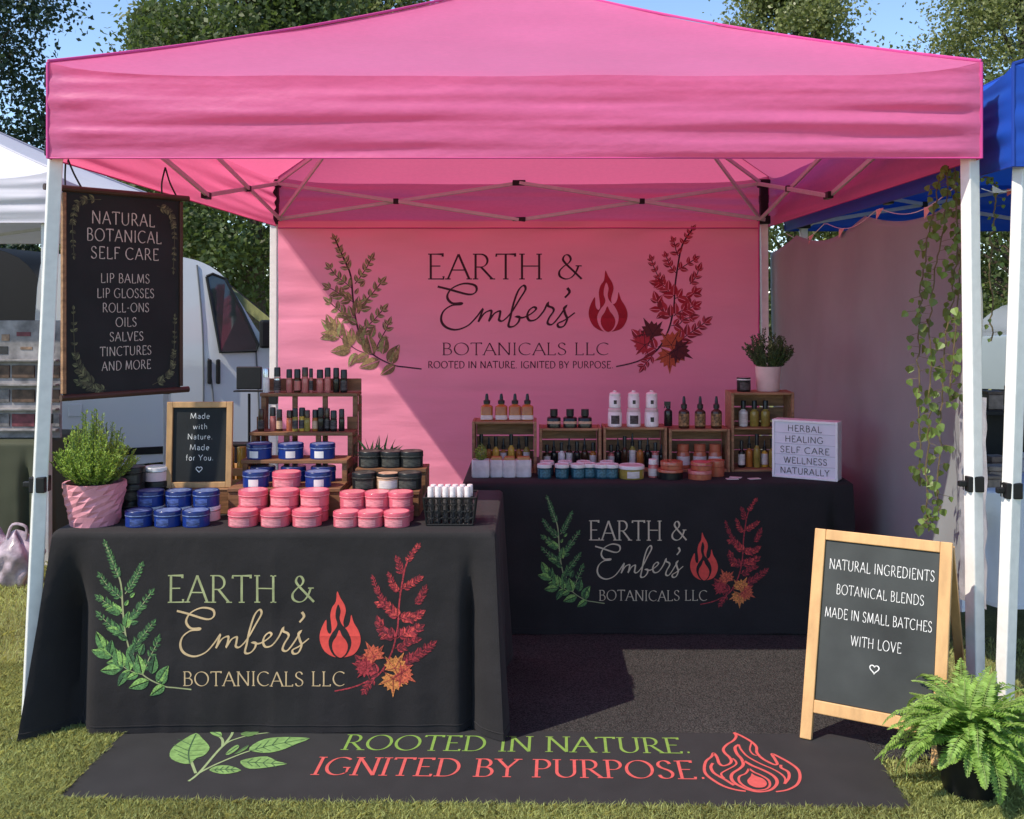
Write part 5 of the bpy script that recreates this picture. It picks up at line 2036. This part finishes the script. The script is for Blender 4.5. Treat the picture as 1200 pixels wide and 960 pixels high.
vine('long trailing green vine hanging beside the right front leg', [vs_([(1112, 195), (1106, 260), (1094, 330), (1090, 420), (1088, 520), (1086, 600), (1087, 618)], 3.86),
                                                              vs_([(1118, 195), (1121, 260), (1118, 330), (1108, 410), (1103, 500), (1098, 600)], 3.84),
                                                              vs_([(1104, 200), (1088, 280), (1078, 370), (1076, 460), (1078, 570)], 3.9),
                                                              vs_([(1120, 215), (1124, 300), (1119, 400), (1112, 470)], 3.82)], .029, 41, 'hanging vines at the right')
vine('thin vine garland hanging between the two right legs', [vs_([(1122, 216), (1138, 214), (1158, 208), (1166, 225), (1163, 270), (1161, 330), (1164, 400)], 3.74)], .017, 43, 'hanging vines at the right')

# ------------------------------------------------------------------ blue tent next door, its side wall, bunting, table
m_blue = M('blue_canopy', (0.015, 0.085, 0.50), .5, .05, 4, bump=.06, bs=10, transl=.2)
m_blue_seam = M('blue_seam', (0.01, 0.05, 0.33), .5, .05, 4)
bcx, bcy = 3.235, 5.135
canopy('canopy_tent', 'blue pop-up canopy tent at the right edge', bcx, bcy, 1.60, 1.60, 2.26, 1.965, 3.1, m_blue, m_blue_seam, .012,
       [((1.705, 3.60, 2.25), (1.612, 3.56, 0)), ((4.8, 3.60, 2.25), (4.85, 3.56, 0)), ((4.8, 6.68, 2.25), (4.85, 6.7, 0)), ((1.74, 6.68, 2.25), (1.74, 6.7, 0))],
       m_white_metal, (m_grey_metal, m_black_plastic), seed=14.0)
m_tarp = M('grey_tarp', (0.30, 0.325, 0.325), .6, .08, 3, bump=.15, bs=6, transl=.15)


def wall_pt(u, v):
    y = 3.78 + 3.06 * u
    top = 1.93 - .07 * abs(math.sin(u * math.pi * 2.5)) - .03 * u
    bot = .40 - .22 * u + .02 * math.sin(u * 14)
    z = top + (bot - top) * v
    w = .012 * noise.noise((y * 3, z * 1.5, 2)) + .05 * v * noise.noise((y * 1.6, z * .5, 5)) + .012 * math.exp(-(u / .08) ** 2) * math.sin(z * 9 + 1)
    return Vector((1.625 - .06 * u + w, y, z))


mb = MB()
mb.grid(wall_pt, 90, 50)
tag(mb.build('tent_sidewall', m_tarp, smooth=True, angle=0, solid=.002), 'plain grey fabric side wall between the pink and blue tents', 'tent wall')
# clear plastic wrap hanging at the wall's front edge
mb = MB()
mb.grid(lambda u, v: Vector((1.585 + .04 * u + .010 * noise.noise((u * 5, v * 9, 3)), 3.86 - .14 * u + .014 * noise.noise((u * 6, v * 7, 8)), 1.16 - .76 * v)), 16, 40)
tag(mb.build('plastic_sheet', M('plastic_film', (.50, .49, .52), .25, .2, 12, bump=.3, bs=22, coat=.5, transl=.4), smooth=True, angle=0), 'crinkled pale plastic sheet hanging at the front edge of the grey wall', 'plastic sheet')
bun = thing('bunting', 'string of small pale pennants under the blue canopy edge', 'bunting', (1.60, 5.2, 1.93))
P = [Vector((1.585, 3.9 + 2.6 * k / 40, 1.935 - .06 * abs(math.sin(k / 40 * math.pi * 3)))) for k in range(41)]
mb = MB()
mb.tube(P, .002, 4)
mb.build('string', m_wh, bun)
pcol = [M('pennant_white', (.7, .68, .66), .7, .1), M('pennant_peach', (.68, .40, .34), .7, .1), M('pennant_sage', (.42, .46, .36), .7, .1)]
for k in range(4, 40, 9):
    p = P[k]
    mb = MB()
    mb.add([p + Vector((0, -.05, 0)), p + Vector((0, .05, 0)), p + Vector((-.012, .015, -.05))], [(0, 1, 2)])
    mb.build('pennant', pcol[k % 3], bun, solid=.001)
bun2 = thing('bunting', 'short bunting with a white and red pennant between the right legs', 'bunting', (1.66, 3.7, 1.89))
mb = MB()
P = [on(1150, 221, 3.72), on(1165, 226, 3.72), on(1180, 224, 3.70), on(1196, 220, 3.66)]
mb.tube(P, .002, 4)
mb.build('string', m_wh, bun2)
for (a, b, m_) in (((1163, 222), (1180, 226), pcol[0]), ((1180, 226), (1193, 222), M('pennant_red', (.6, .10, .08), .7, .1))):
    mb = MB()
    p, q = on(a[0], a[1], 3.715), on(b[0], b[1], 3.715)
    mb.add([p + Vector((0, 0, -.012)), p + Vector((0, 0, .014)), q], [(0, 1, 2)])
    mb.build('pennant', m_, bun2, solid=.001)
# neighbour's table with white cloth
m_wcloth = M('white_cloth', (0.78, 0.78, 0.84), .75, .05, 6, bump=.06, bs=200)
cl3 = Cloth(1.86, 3.4, 4.42, 5.1, .70, .20, 17.0, amp=.03, flare=.06)
cl3.build('tablecloth', 'white tablecloth on the neighbour table under the blue tent', m_wcloth)
rnd = random.Random(77)
trk = [(1158, 548, .07, .05), (1166, 538, .09, .08), (1176, 545, .06, .06), (1163, 527, .08, .10), (1181, 552, .05, .05), (1190, 545, .07, .09)]
desc = ['low brown trinket box at the front', 'tan trinket box standing taller', 'small grey trinket box', 'brown trinket box at the back', 'tiny dark trinket box', 'pale trinket box at the right']
cc = [(.24, .17, .12), (.30, .22, .17), (.25, .23, .23), (.17, .11, .08), (.10, .08, .08), (.45, .40, .38)]
for i, (px, py_, w, h) in enumerate(trk):
    y = 4.52 + .08 * i
    x = X(px, y)
    t = thing('trinket_box', desc[i] + ' on the white neighbour table', 'box', (x + .01, y, .70), rnd.uniform(-.4, .4), 'trinkets on the neighbour table')
    mat = M('trinket_%s' % 'abcdef'[i], cc[i], .5, .35, 30)
    mb = MB()
    mb.box((0, 0, h * .35), (w, w * .8, h * .7))
    mb.build('box_body', mat, t, bevel=.004, world=False)
    mb = MB()
    mb.box((0, 0, h * .86), (w * 1.06, w * .86, h * .30))
    mb.build('lid', mat, t, bevel=.006, world=False)


rk = thing('added_dark_rack', 'added dark rack with goods, darkening the view behind the white neighbour table', 'rack', (2.95, 6.0, 0))  # black rack added to darken the grass seen behind the neighbour's table
for x in (2.45, 3.45):
    mb = MB()
    mb.box((x, 6.0, .45), (.03, .35, .90))
    mb.build('side_panel', m_black_plastic, rk, bevel=.003)
for z in (.15, .50, .88):
    mb = MB()
    mb.box((2.95, 6.0, z), (.97, .34, .025))
    mb.build('shelf', m_black_plastic, rk, bevel=.003)
mb = MB()
mb.box((2.95, 6.16, .45), (.97, .012, .88))
mb.build('back_panel', m_black_plastic, rk)
rnd = random.Random(21)
for k in range(8):
    x = 2.52 + .115 * k
    t = thing('goods_box', nth(k, 8, 'small goods box', 'on the dark rack'), 'box', (x, 5.95, .893), 0, 'goods on the dark rack')
    mb = MB()
    w, h = rnd.uniform(.06, .10), rnd.uniform(.06, .15)
    mb.box((0, 0, h * .4), (w, w, h * .8))
    mb.build('box_body', MATS['trinket_%s' % 'abcdef'[k % 6]], t, bevel=.004, world=False)
    mb = MB()
    mb.box((0, 0, h * .9), (w * 1.05, w * 1.05, h * .2))
    mb.build('lid', MATS['trinket_%s' % 'abcdef'[(k + 2) % 6]], t, bevel=.004, world=False)


# ------------------------------------------------------------------ vehicles
def vehicle(name, label, cat, side, wins, length_x, y0, width, mat, glass, wheels, extra):
    """side: outline in x, z; the near side lies at y0"""
    xs = [p[0] for p in side]
    t = thing(name, label, cat, ((min(xs) + max(xs)) / 2, y0 + width / 2, 0))
    mb = MB()
    zmax = max(p[1] for p in side)

    def shell(p, v):
        # tumblehome: the glass-house leans in toward the roof
        k = max(0, (p[1] - 1.0) / (zmax - 1.0))
        inset = .13 * k ** 1.4
        return inset
    S = smoothpath(side, 4, True)
    n = len(S)
    rings = [(0.0, .05), (.0, .0), (1.0, .0), (1.0, .05)]
    vs = []
    for (f, ins) in [(0, 1), (1, 1)]:
        for p in S:
            i = shell(p, f)
            vs.append((p[0], y0 + i if f == 0 else y0 + width - i, p[1]))
    loop = [Vector((p[0], p[1], 0)) for p in S]
    tris = [tuple(q) for q in tessellate_polygon([loop])]
    fs = tris + [tuple(i + n for i in q[::-1]) for q in tris] + [(i, (i + 1) % n, (i + 1) % n + n, i + n) for i in range(n)]
    mb.add(vs, fs)
    mb.build('body', mat, t, smooth=True, angle=40, bevel=.05, segs=3)
    zi = lambda z: .13 * max(0, (z - 1.0) / (zmax - 1.0)) ** 1.4
    for w in wins:
        m2 = MB()
        q = smoothpath(w, 1, True)
        m2.prism(w, lambda x, z, d: Vector((x, y0 + zi(z) - d, z)), .028, -.02)
        wo = m2.build('window', glass, t)
        fr_ = MB()
        ww = list(w) + [w[0]]
        fr_.tube([Vector((x, y0 + zi(z) - .024, z)) for x, z in ww], .014, 6)
        fr_.build('window_seal', m_black_plastic, wo)
    for (x, z, r) in wheels:
        for yy, sg in ((y0 + .11, 1), (y0 + width - .11, -1)):
            w_ = MB()
            w_.lathe([(r * .6, -.1), (r * .95, -.1), (r, -.07), (r, .07), (r * .95, .1), (r * .6, .1)], (0, 0, 0), 28)
            rot_ = Matrix.Rotation(R(90), 3, 'X')
            w_.v = [tuple(rot_ @ Vector(p) + Vector((x, yy, z))) for p in w_.v]
            wo = w_.build('wheel', M('tyre', (.02, .02, .02), .8, .1), t, smooth=True)
            h_ = MB()
            h_.lathe([(0, -.06), (r * .62, -.08), (r * .62, .08), (0, .06)], (0, 0, 0), 20)
            h_.v = [tuple(rot_ @ Vector(p) + Vector((x, yy, z))) for p in h_.v]
            h_.build('rim', m_silver, wo, smooth=True)
    extra(t)
    return t


m_van = M('van_paint', (0.66, 0.69, 0.72), .25, .04, 2, coat=.6)
m_carglass = M('tinted_glass', (0.025, 0.035, 0.035), .05, .1, 2, coat=.8, spec=.6)
VY = 8.85
VP, VYAW = Vector((-2.6, VY, 0)), R(22)


def vq(px, py_):
    """x along the van's side (before it is turned) and z of a point seen on that side"""
    k = (px - PX) / F
    q = (k * VP.y - VP.x) / (math.cos(VYAW) - k * math.sin(VYAW))
    return (VP.x + q, EYE - (py_ - PY) * (VP.y + q * math.sin(VYAW)) / F)



van_side = [(-4.06, .22), (-4.10, .9), (-4.06, 1.80), (-3.9, 1.90), vq(150, 297), vq(205, 299), vq(240, 308), vq(265, 326), vq(287, 362), vq(318, 404), (-1.85, 1.05), (-1.30, .98), (-1.05, .85),
            (-1.0, .35), (-1.1, .24), (-2.5, .20)]


def van_extra(t):
    for px in (245.5, 255.5):
        mb = MB()
        a, b = vq(px, 421), vq(px, 450)
        mb.box(((a[0]), VY - .012, (a[1] + b[1]) / 2), (.036, .03, a[1] - b[1]))
        mb.build('door_handle', m_black_plastic, t, bevel=.012)
    mb = MB()
    for pts in ([(244, 420), (250, 470), (250, 540)], [(232, 310), (238, 400), (238, 540)], [(300, 412), (303, 470), (304, 540)]):
        mb.tube([Vector((vq(*p)[0], VY + .13 * max(0, (vq(*p)[1] - 1) / .93) ** 1.4 - .004, vq(*p)[1])) for p in smoothpath(pts, 6)], .007, 5)
    mb.build('door_seam', M('panel_gap', (.12, .13, .14), .6, .05), t)
    mb = MB()
    c = vq(311, 391)
    mb.box((c[0], VY - .14, c[1]), (.13, .09, .24))
    mb.box((c[0] + .0, VY - .05, c[1] - .1), (.04, .14, .04))
    mb.build('mirror', m_black_plastic, t, bevel=.02)
    mb = MB()
    a = (-4.0, .50)
    mb.box((-2.6, VY - .008, .275), (2.9, .014, .06))
    mb.build('side_trim', m_black_plastic, t, bevel=.004)
    mb = MB()
    mb.box(((vq(88, 480)[0]), VY - .006, vq(88, 481)[1]), (.10, .012, .10))
    mb.build('fuel_flap', m_van, t, bevel=.003)
    mb = MB()
    mb.add([(-1.86, VY + .34, 1.08), (-1.86, VY + 1.6, 1.08), (vq(272, 335)[0] + .015, VY + 1.55, 1.66), (vq(272, 335)[0] + .015, VY + .36, 1.66)], [(0, 1, 2, 3)])
    mb.build('windscreen', m_carglass, t, solid=.01)
    mb = MB()
    mb.lathe([(0, 0), (.10, 0), (.09, .16), (.03, .22), (0, .22)], (X(215, VY + .8), VY + .8, 1.90), 12)
    mb.build('roof_vent', m_wh, t, smooth=True)


vehicle('parked_van', 'white panel van with black mirror parked behind the front left table', 'van', van_side,
        [[vq(243, 324), vq(250, 321), vq(265, 327), vq(283, 362), vq(302, 404), vq(300, 411), vq(258, 413)]], 3, VY, 1.75, m_van, m_carglass,
        [(-3.5, .30, .30), (-1.65, .30, .30)], van_extra)
van = [o for o in COL.objects if o.name == 'parked_van'][0]
van.location = VP + Matrix.Rotation(VYAW, 3, 'Z') @ (Vector(van.location) - VP)
van.rotation_euler = (0, 0, VYAW)
SY = 9.2
suv_side = [(-8.6, .35), (-8.7, .8), (-8.55, 1.1), (-8.35, 1.75), (-8.0, 1.98), (-6.0, 2.04), (-4.9, 2.0), (-4.45, 1.75), (-4.28, 1.2), (-4.2, .5), (-4.4, .3), (-6.5, .28)]
m_suv = M('black_paint', (.008, .008, .009), .6, .1, 2, spec=.2)
vehicle('parked_suv', 'black van parked behind the white tent at the left edge', 'van', suv_side, [[(-6.6, 1.25), (-6.5, 1.8), (-5.2, 1.82), (-4.98, 1.7), (-4.95, 1.25)], [(-8.2, 1.25), (-8.0, 1.75), (-6.75, 1.8), (-6.8, 1.25)]],
        4, SY, 1.8, m_suv, m_carglass, [(-7.7, .33, .33), (-5.1, .33, .33)], lambda t: None)
# distant silver car at the right
car_side = [(6.0, .3), (5.95, .7), (6.3, .98), (7.0, 1.08), (7.5, 1.45), (8.2, 1.52), (9.2, 1.45), (9.8, 1.05), (10.1, .95), (10.2, .5), (10.0, .28), (8, .25)]
vehicle('parked_car', 'silver car parked far behind the blue tent', 'car', car_side, [[(7.15, 1.08), (7.55, 1.40), (8.25, 1.45), (8.3, 1.08)], [(8.4, 1.08), (8.4, 1.45), (9.1, 1.4), (9.5, 1.08)]], 4, 15.0, 1.7,
        M('silver_paint', (.45, .48, .52), .25, .05, 2, metal=.4, coat=.5), m_carglass, [(7.0, .31, .31), (9.4, .31, .31)], lambda t: None)

# ------------------------------------------------------------------ white tent at the left with its display
m_wtent = M('white_canopy', (0.70, 0.68, 0.74), .6, .04, 3, bump=.06, bs=8, transl=.15)
wx, wy = -4.24, 6.95
canopy('canopy_tent', 'white pop-up canopy tent at the left edge', wx, wy, 1.52, 1.06, 2.20, 1.955, 2.95, m_wtent, M('white_seam', (.5, .48, .53), .6, .05), .012,
       [((-5.68, 5.97, 2.19), (-5.68, 5.97, 0)), ((-2.80, 5.97, 2.19), (-2.80, 5.97, 0)), ((-2.80, 7.93, 2.19), (-2.80, 7.93, 0)), ((-5.68, 7.93, 2.19), (-5.68, 7.93, 0))],
       m_grey_metal, (m_grey_metal, m_black_plastic), seed=23.0)
cl4 = Cloth(-4.6, -2.86, 6.02, 6.65, .69, .10, 29.0, amp=.03, flare=.03)
cl4.build('tablecloth', 'olive green tablecloth under the white tent', M('olive_cloth', (.055, .060, .035), .8, .1, 5, bump=.1, bs=300))
db = thing('display_board', 'white sample board with rows of coloured swatches on the olive table', 'display board', (-3.4, 6.15, .69))
mb = MB()
mb.box((-3.42, 6.20, 1.045), (1.20, .02, .70))
mb.build('board', M('board_white', (.25, .235, .235), .7, .45, 14), db, bevel=.003)
rnd = random.Random(3)
mt = [M('swatch_%s' % c, v, .6, .5, 25) for c, v in zip(('black', 'brown', 'tan', 'wine', 'grey'), ((.03, .03, .03), (.10, .06, .04), (.28, .18, .12), (.16, .04, .05), (.16, .15, .15)))]
for r_ in range(3):
    for c_ in range(8):
        mb = MB()
        z = .80 + .145 * r_
        mb.box((-3.94 + .15 * c_, 6.186, z), (.135, .010, .075))
        mb.build('swatch', mt[rnd.randrange(5)], db, bevel=.002)
for z in (.745, .868, 1.013, 1.158):
    mb = MB()
    mb.box((-3.42, 6.17, z), (1.18, .05, .012))
    mb.build('ledge', MATS['board_white'], db, bevel=.002)
for k in range(18):
    mb = MB()
    mb.box((-3.93 + (k % 9) * .128 + rnd.uniform(-.015, .015), 6.1885, 1.215 + .085 * (k // 9) + rnd.uniform(-.015, .015)), (rnd.uniform(.03, .09), .003, rnd.uniform(.01, .05)))
    mb.build('print', mt[rnd.randrange(5)], db)
for i, (x, y, s) in enumerate(((-2.74, 5.50, .24), (-2.96, 5.62, .25))):
    t = thing('plastic_bag', ('crumpled pink and white plastic bag nearest the left tent leg', 'crumpled plastic bag farther left on the grass')[i], 'bag', (x, y, 0), 0, 'plastic bags on the grass')
    mb = MB()

    def bagpt(u, v, x=x, y=y, s=s, i=i):
        a = 2 * math.pi * u
        r_ = s * .5 * (math.sin(math.pi * min(1, v * .9 + .1)) ** .5) * (1 + .35 * noise.noise((math.cos(a) * 2, math.sin(a) * 2, v * 4 + i * 7)))
        return Vector((x + r_ * math.cos(a), y + r_ * .7 * math.sin(a), .004 + s * 1.1 * v * (1 + .12 * math.sin(a * 3))))
    mb.grid(bagpt, 40, 24)
    mb.build('bag_body', M('bag_plastic', (.42, .33, .37), .35, .55, 12, bump=.5, bs=18, coat=.3), t, smooth=True, angle=0)
    mb = MB()
    mb.tube(smooth3([(x - .05, y, s * 1.05), (x - .02, y, s * 1.35), (x + .05, y, s * 1.3), (x + .05, y, s * 1.02)], 5), .008, 6)
    mb.build('bag_handle', MATS['bag_plastic'], t, smooth=True)


# ------------------------------------------------------------------ trees
def quads_mesh(name, C, S, mat, parent=None, flat=0.0):
    n = len(C)
    d = RNG.normal(size=(n, 3))
    d /= np.linalg.norm(d, axis=1)[:, None]
    e = RNG.normal(size=(n, 3))
    e[:, 2] += flat
    s = np.cross(d, e)
    s /= np.linalg.norm(s, axis=1)[:, None]
    S = S[:, None]
    V = np.stack([C - d * S * .5, C + s * S * .32 + d * S * .05, C + d * S * .55, C - s * S * .32 + d * S * .05], 1).reshape(-1, 3)
    me = bpy.data.meshes.new(name)
    me.vertices.add(4 * n)
    me.vertices.foreach_set('co', V.astype(np.float32).ravel())
    me.loops.add(4 * n)
    me.loops.foreach_set('vertex_index', np.arange(4 * n, dtype=np.int32))
    me.polygons.add(n)
    me.polygons.foreach_set('loop_start', np.arange(0, 4 * n, 4, dtype=np.int32))
    me.polygons.foreach_set('loop_total', np.full(n, 4, dtype=np.int32))
    me.update(calc_edges=True)
    me.validate()
    me.materials.append(mat)
    o = bpy.data.objects.new(name, me)
    COL.objects.link(o)
    if parent is not None:
        o.parent = parent
    return o


def tree(label, x, y, h, r, z0, mat, seed, n=16000, leaf=.115, group='trees behind the stalls', cone=.5):
    global RNG
    RNG = np.random.default_rng(seed)
    rnd = random.Random(seed)
    t = thing('shade_tree', label, 'tree', (x, y, 0), 0, group)
    tk = MB()
    lean = Vector((rnd.uniform(-.3, .3), rnd.uniform(-.3, .3), h * .8))
    tk.tube(smooth3([(0, 0, 0), lean * .3 + Vector((.05, 0, 0)), lean * .7, lean], 5), [.20 * (1 - .9 * k / 15) + .015 for k in range(16)], 10)
    C, clump = [], []
    nc = 150
    for k in range(nc):
        v = rnd.random() ** .85
        zz = z0 + (h - z0) * v
        prof = math.sin(math.pi * min(1, (.12 + .88 * v)) ** .75) ** .8 if cone < .8 else (1 - v) ** .7 + .08
        a = rnd.uniform(0, 2 * math.pi)
        q = rnd.uniform(.35, 1.0) ** .5 * r * max(.12, prof) * rnd.uniform(.75, 1.12)
        c = Vector((math.cos(a) * q, math.sin(a) * q, zz))
        clump.append((c, r * rnd.uniform(.14, .27)))
        if k % 3 == 0:
            st_ = lean * min(.95, max(.15, (zz - .25 * q) / (h * .8) * .8))
            tk.tube(smooth3([st_, st_.lerp(c, .5) + Vector((0, 0, .15)), c], 4), [.05 - .045 * j / 8 for j in range(9)], 5)
    n *= 3
    per = n // nc
    for c, rr in clump:
        P = RNG.normal(size=(per, 3)) * np.array([rr, rr, rr * .75]) * .62 + np.array(c)
        C.append(P)
    C = np.concatenate(C)
    tk.build('trunk', m_bark, t, smooth=True, world=False)
    quads_mesh('crown', C, RNG.uniform(.6, 1.3, len(C)) * leaf, mat, t)
    return t


tree('tall dark tree at the left edge of the picture', -12.3, 22, 12.5, 2.5, 1.5, M('tree_leaves_blue', (0.045, 0.075, 0.048), .5, .25, .6, island=.6, transl=.15, tcol=(.08, .14, .05)), 101, 20000)
tree('leafy tree rising above the white van roof', -5.6, 21, 9.4, 2.9, 1.7, m_leaf, 102, 26000)
tree('pale pointed tree between the dark left tree and the leafy one', -9.1, 25, 8.5, 1.35, 1.5, m_leaf_pale, 103, 12000, cone=.9)
tree('broad tree peeking over the left slope of the pink roof', -4.2, 25, 10.8, 3.1, 2.5, m_leaf_pale, 104, 20000)
tree('round tree peeking over the right slope of the pink roof', 6.6, 27, 10.6, 2.75, 3.0, m_leaf_pale, 105, 20000)
tree('tree at the right edge above the blue tent', 13.2, 28, 11.5, 3.4, 2.5, m_leaf_pale, 106, 22000)
tree('low dark tree behind the silver car', 10.5, 22, 6.0, 2.8, .8, m_leaf, 107, 14000)
# far hedge mass
RNG = np.random.default_rng(55)
n = 60000
hx = RNG.uniform(-45, 45, n)
hz = RNG.random(n) ** .8
top = 4.0 + 1.4 * np.sin(hx * .35) + .9 * np.sin(hx * .9 + 1) + .5 * np.sin(hx * 2.3)
C = np.stack([hx, 42 + RNG.normal(size=n) * 1.2, hz * top], 1)
tag(quads_mesh('far_treeline', C, RNG.uniform(.5, 1.1, n) * .40, m_leaf), 'distant dark green treeline closing the field', 'treeline', kind='stuff')

# ------------------------------------------------------------------ grass
m_grass = M('grass_blades', (0.37, 0.415, 0.145), .6, .45, 1.6, island=.5, transl=.35, tcol=(.60, .56, .18))


def grass(name, regions, label):
    P, H = [], []
    for (x0, x1, y0, y1, n, h) in regions:
        P.append(np.stack([RNG.uniform(x0, x1, n), RNG.uniform(y0, y1, n)], 1))
        H.append(RNG.uniform(.5, 1.25, n) * h)
    P, H = np.concatenate(P), np.concatenate(H)
    x, y = P[:, 0], P[:, 1]
    th = R(-1.4)
    lx = (x + .15) * math.cos(-th) - (y - 3.36) * math.sin(-th)
    ly = (x + .15) * math.sin(-th) + (y - 3.36) * math.cos(-th)
    on_mat = (np.abs(lx) < 1.275) & (np.abs(ly + .008) < .262)
    on_carpet = (np.abs(x - .36) < 1.275) & (np.abs(y - 4.815) < 1.41)
    keep = ~(on_mat | on_carpet)
    x, y, H = x[keep], y[keep], H[keep]
    n = len(x)
    a = RNG.uniform(0, 2 * np.pi, n)
    w = RNG.uniform(.0008, .0020, n)
    ln = RNG.uniform(.1, 1.1, n) * H
    b = RNG.uniform(0, 2 * np.pi, n)
    base = np.stack([x, y, np.zeros(n)], 1)
    sd = np.stack([np.cos(a) * w, np.sin(a) * w, np.zeros(n)], 1)
    mid = base + np.stack([np.cos(b) * ln * .3, np.sin(b) * ln * .3, H * .6], 1)
    tip = base + np.stack([np.cos(b) * ln, np.sin(b) * ln, H * RNG.uniform(.7, 1.0, n)], 1)
    V = np.stack([base - sd, base + sd, mid + sd * .8, tip, mid - sd * .8], 1).reshape(-1, 3)
    me = bpy.data.meshes.new(name)
    me.vertices.add(5 * n)
    me.vertices.foreach_set('co', V.astype(np.float32).ravel())
    me.loops.add(5 * n)
    me.loops.foreach_set('vertex_index', np.arange(5 * n, dtype=np.int32))
    me.polygons.add(n)
    me.polygons.foreach_set('loop_start', np.arange(0, 5 * n, 5, dtype=np.int32))
    me.polygons.foreach_set('loop_total', np.full(n, 5, dtype=np.int32))
    me.update(calc_edges=True)
    me.materials.append(m_grass)
    o = bpy.data.objects.new(name, me)
    COL.objects.link(o)
    tag(o, label, 'grass', kind='stuff')


RNG = np.random.default_rng(8)
grass('grass', [(-1.75, 1.75, 2.85, 3.30, 110000, .023), (-2.3, -1.3, 3.0, 4.3, 90000, .024), (-4.2, -1.6, 4.2, 7.0, 60000, .035), (1.0, 2.6, 3.1, 4.6, 20000, .030),
                (-9, 12, 7, 16, 60000, .05)], 'short sunlit lawn grass around the stall')
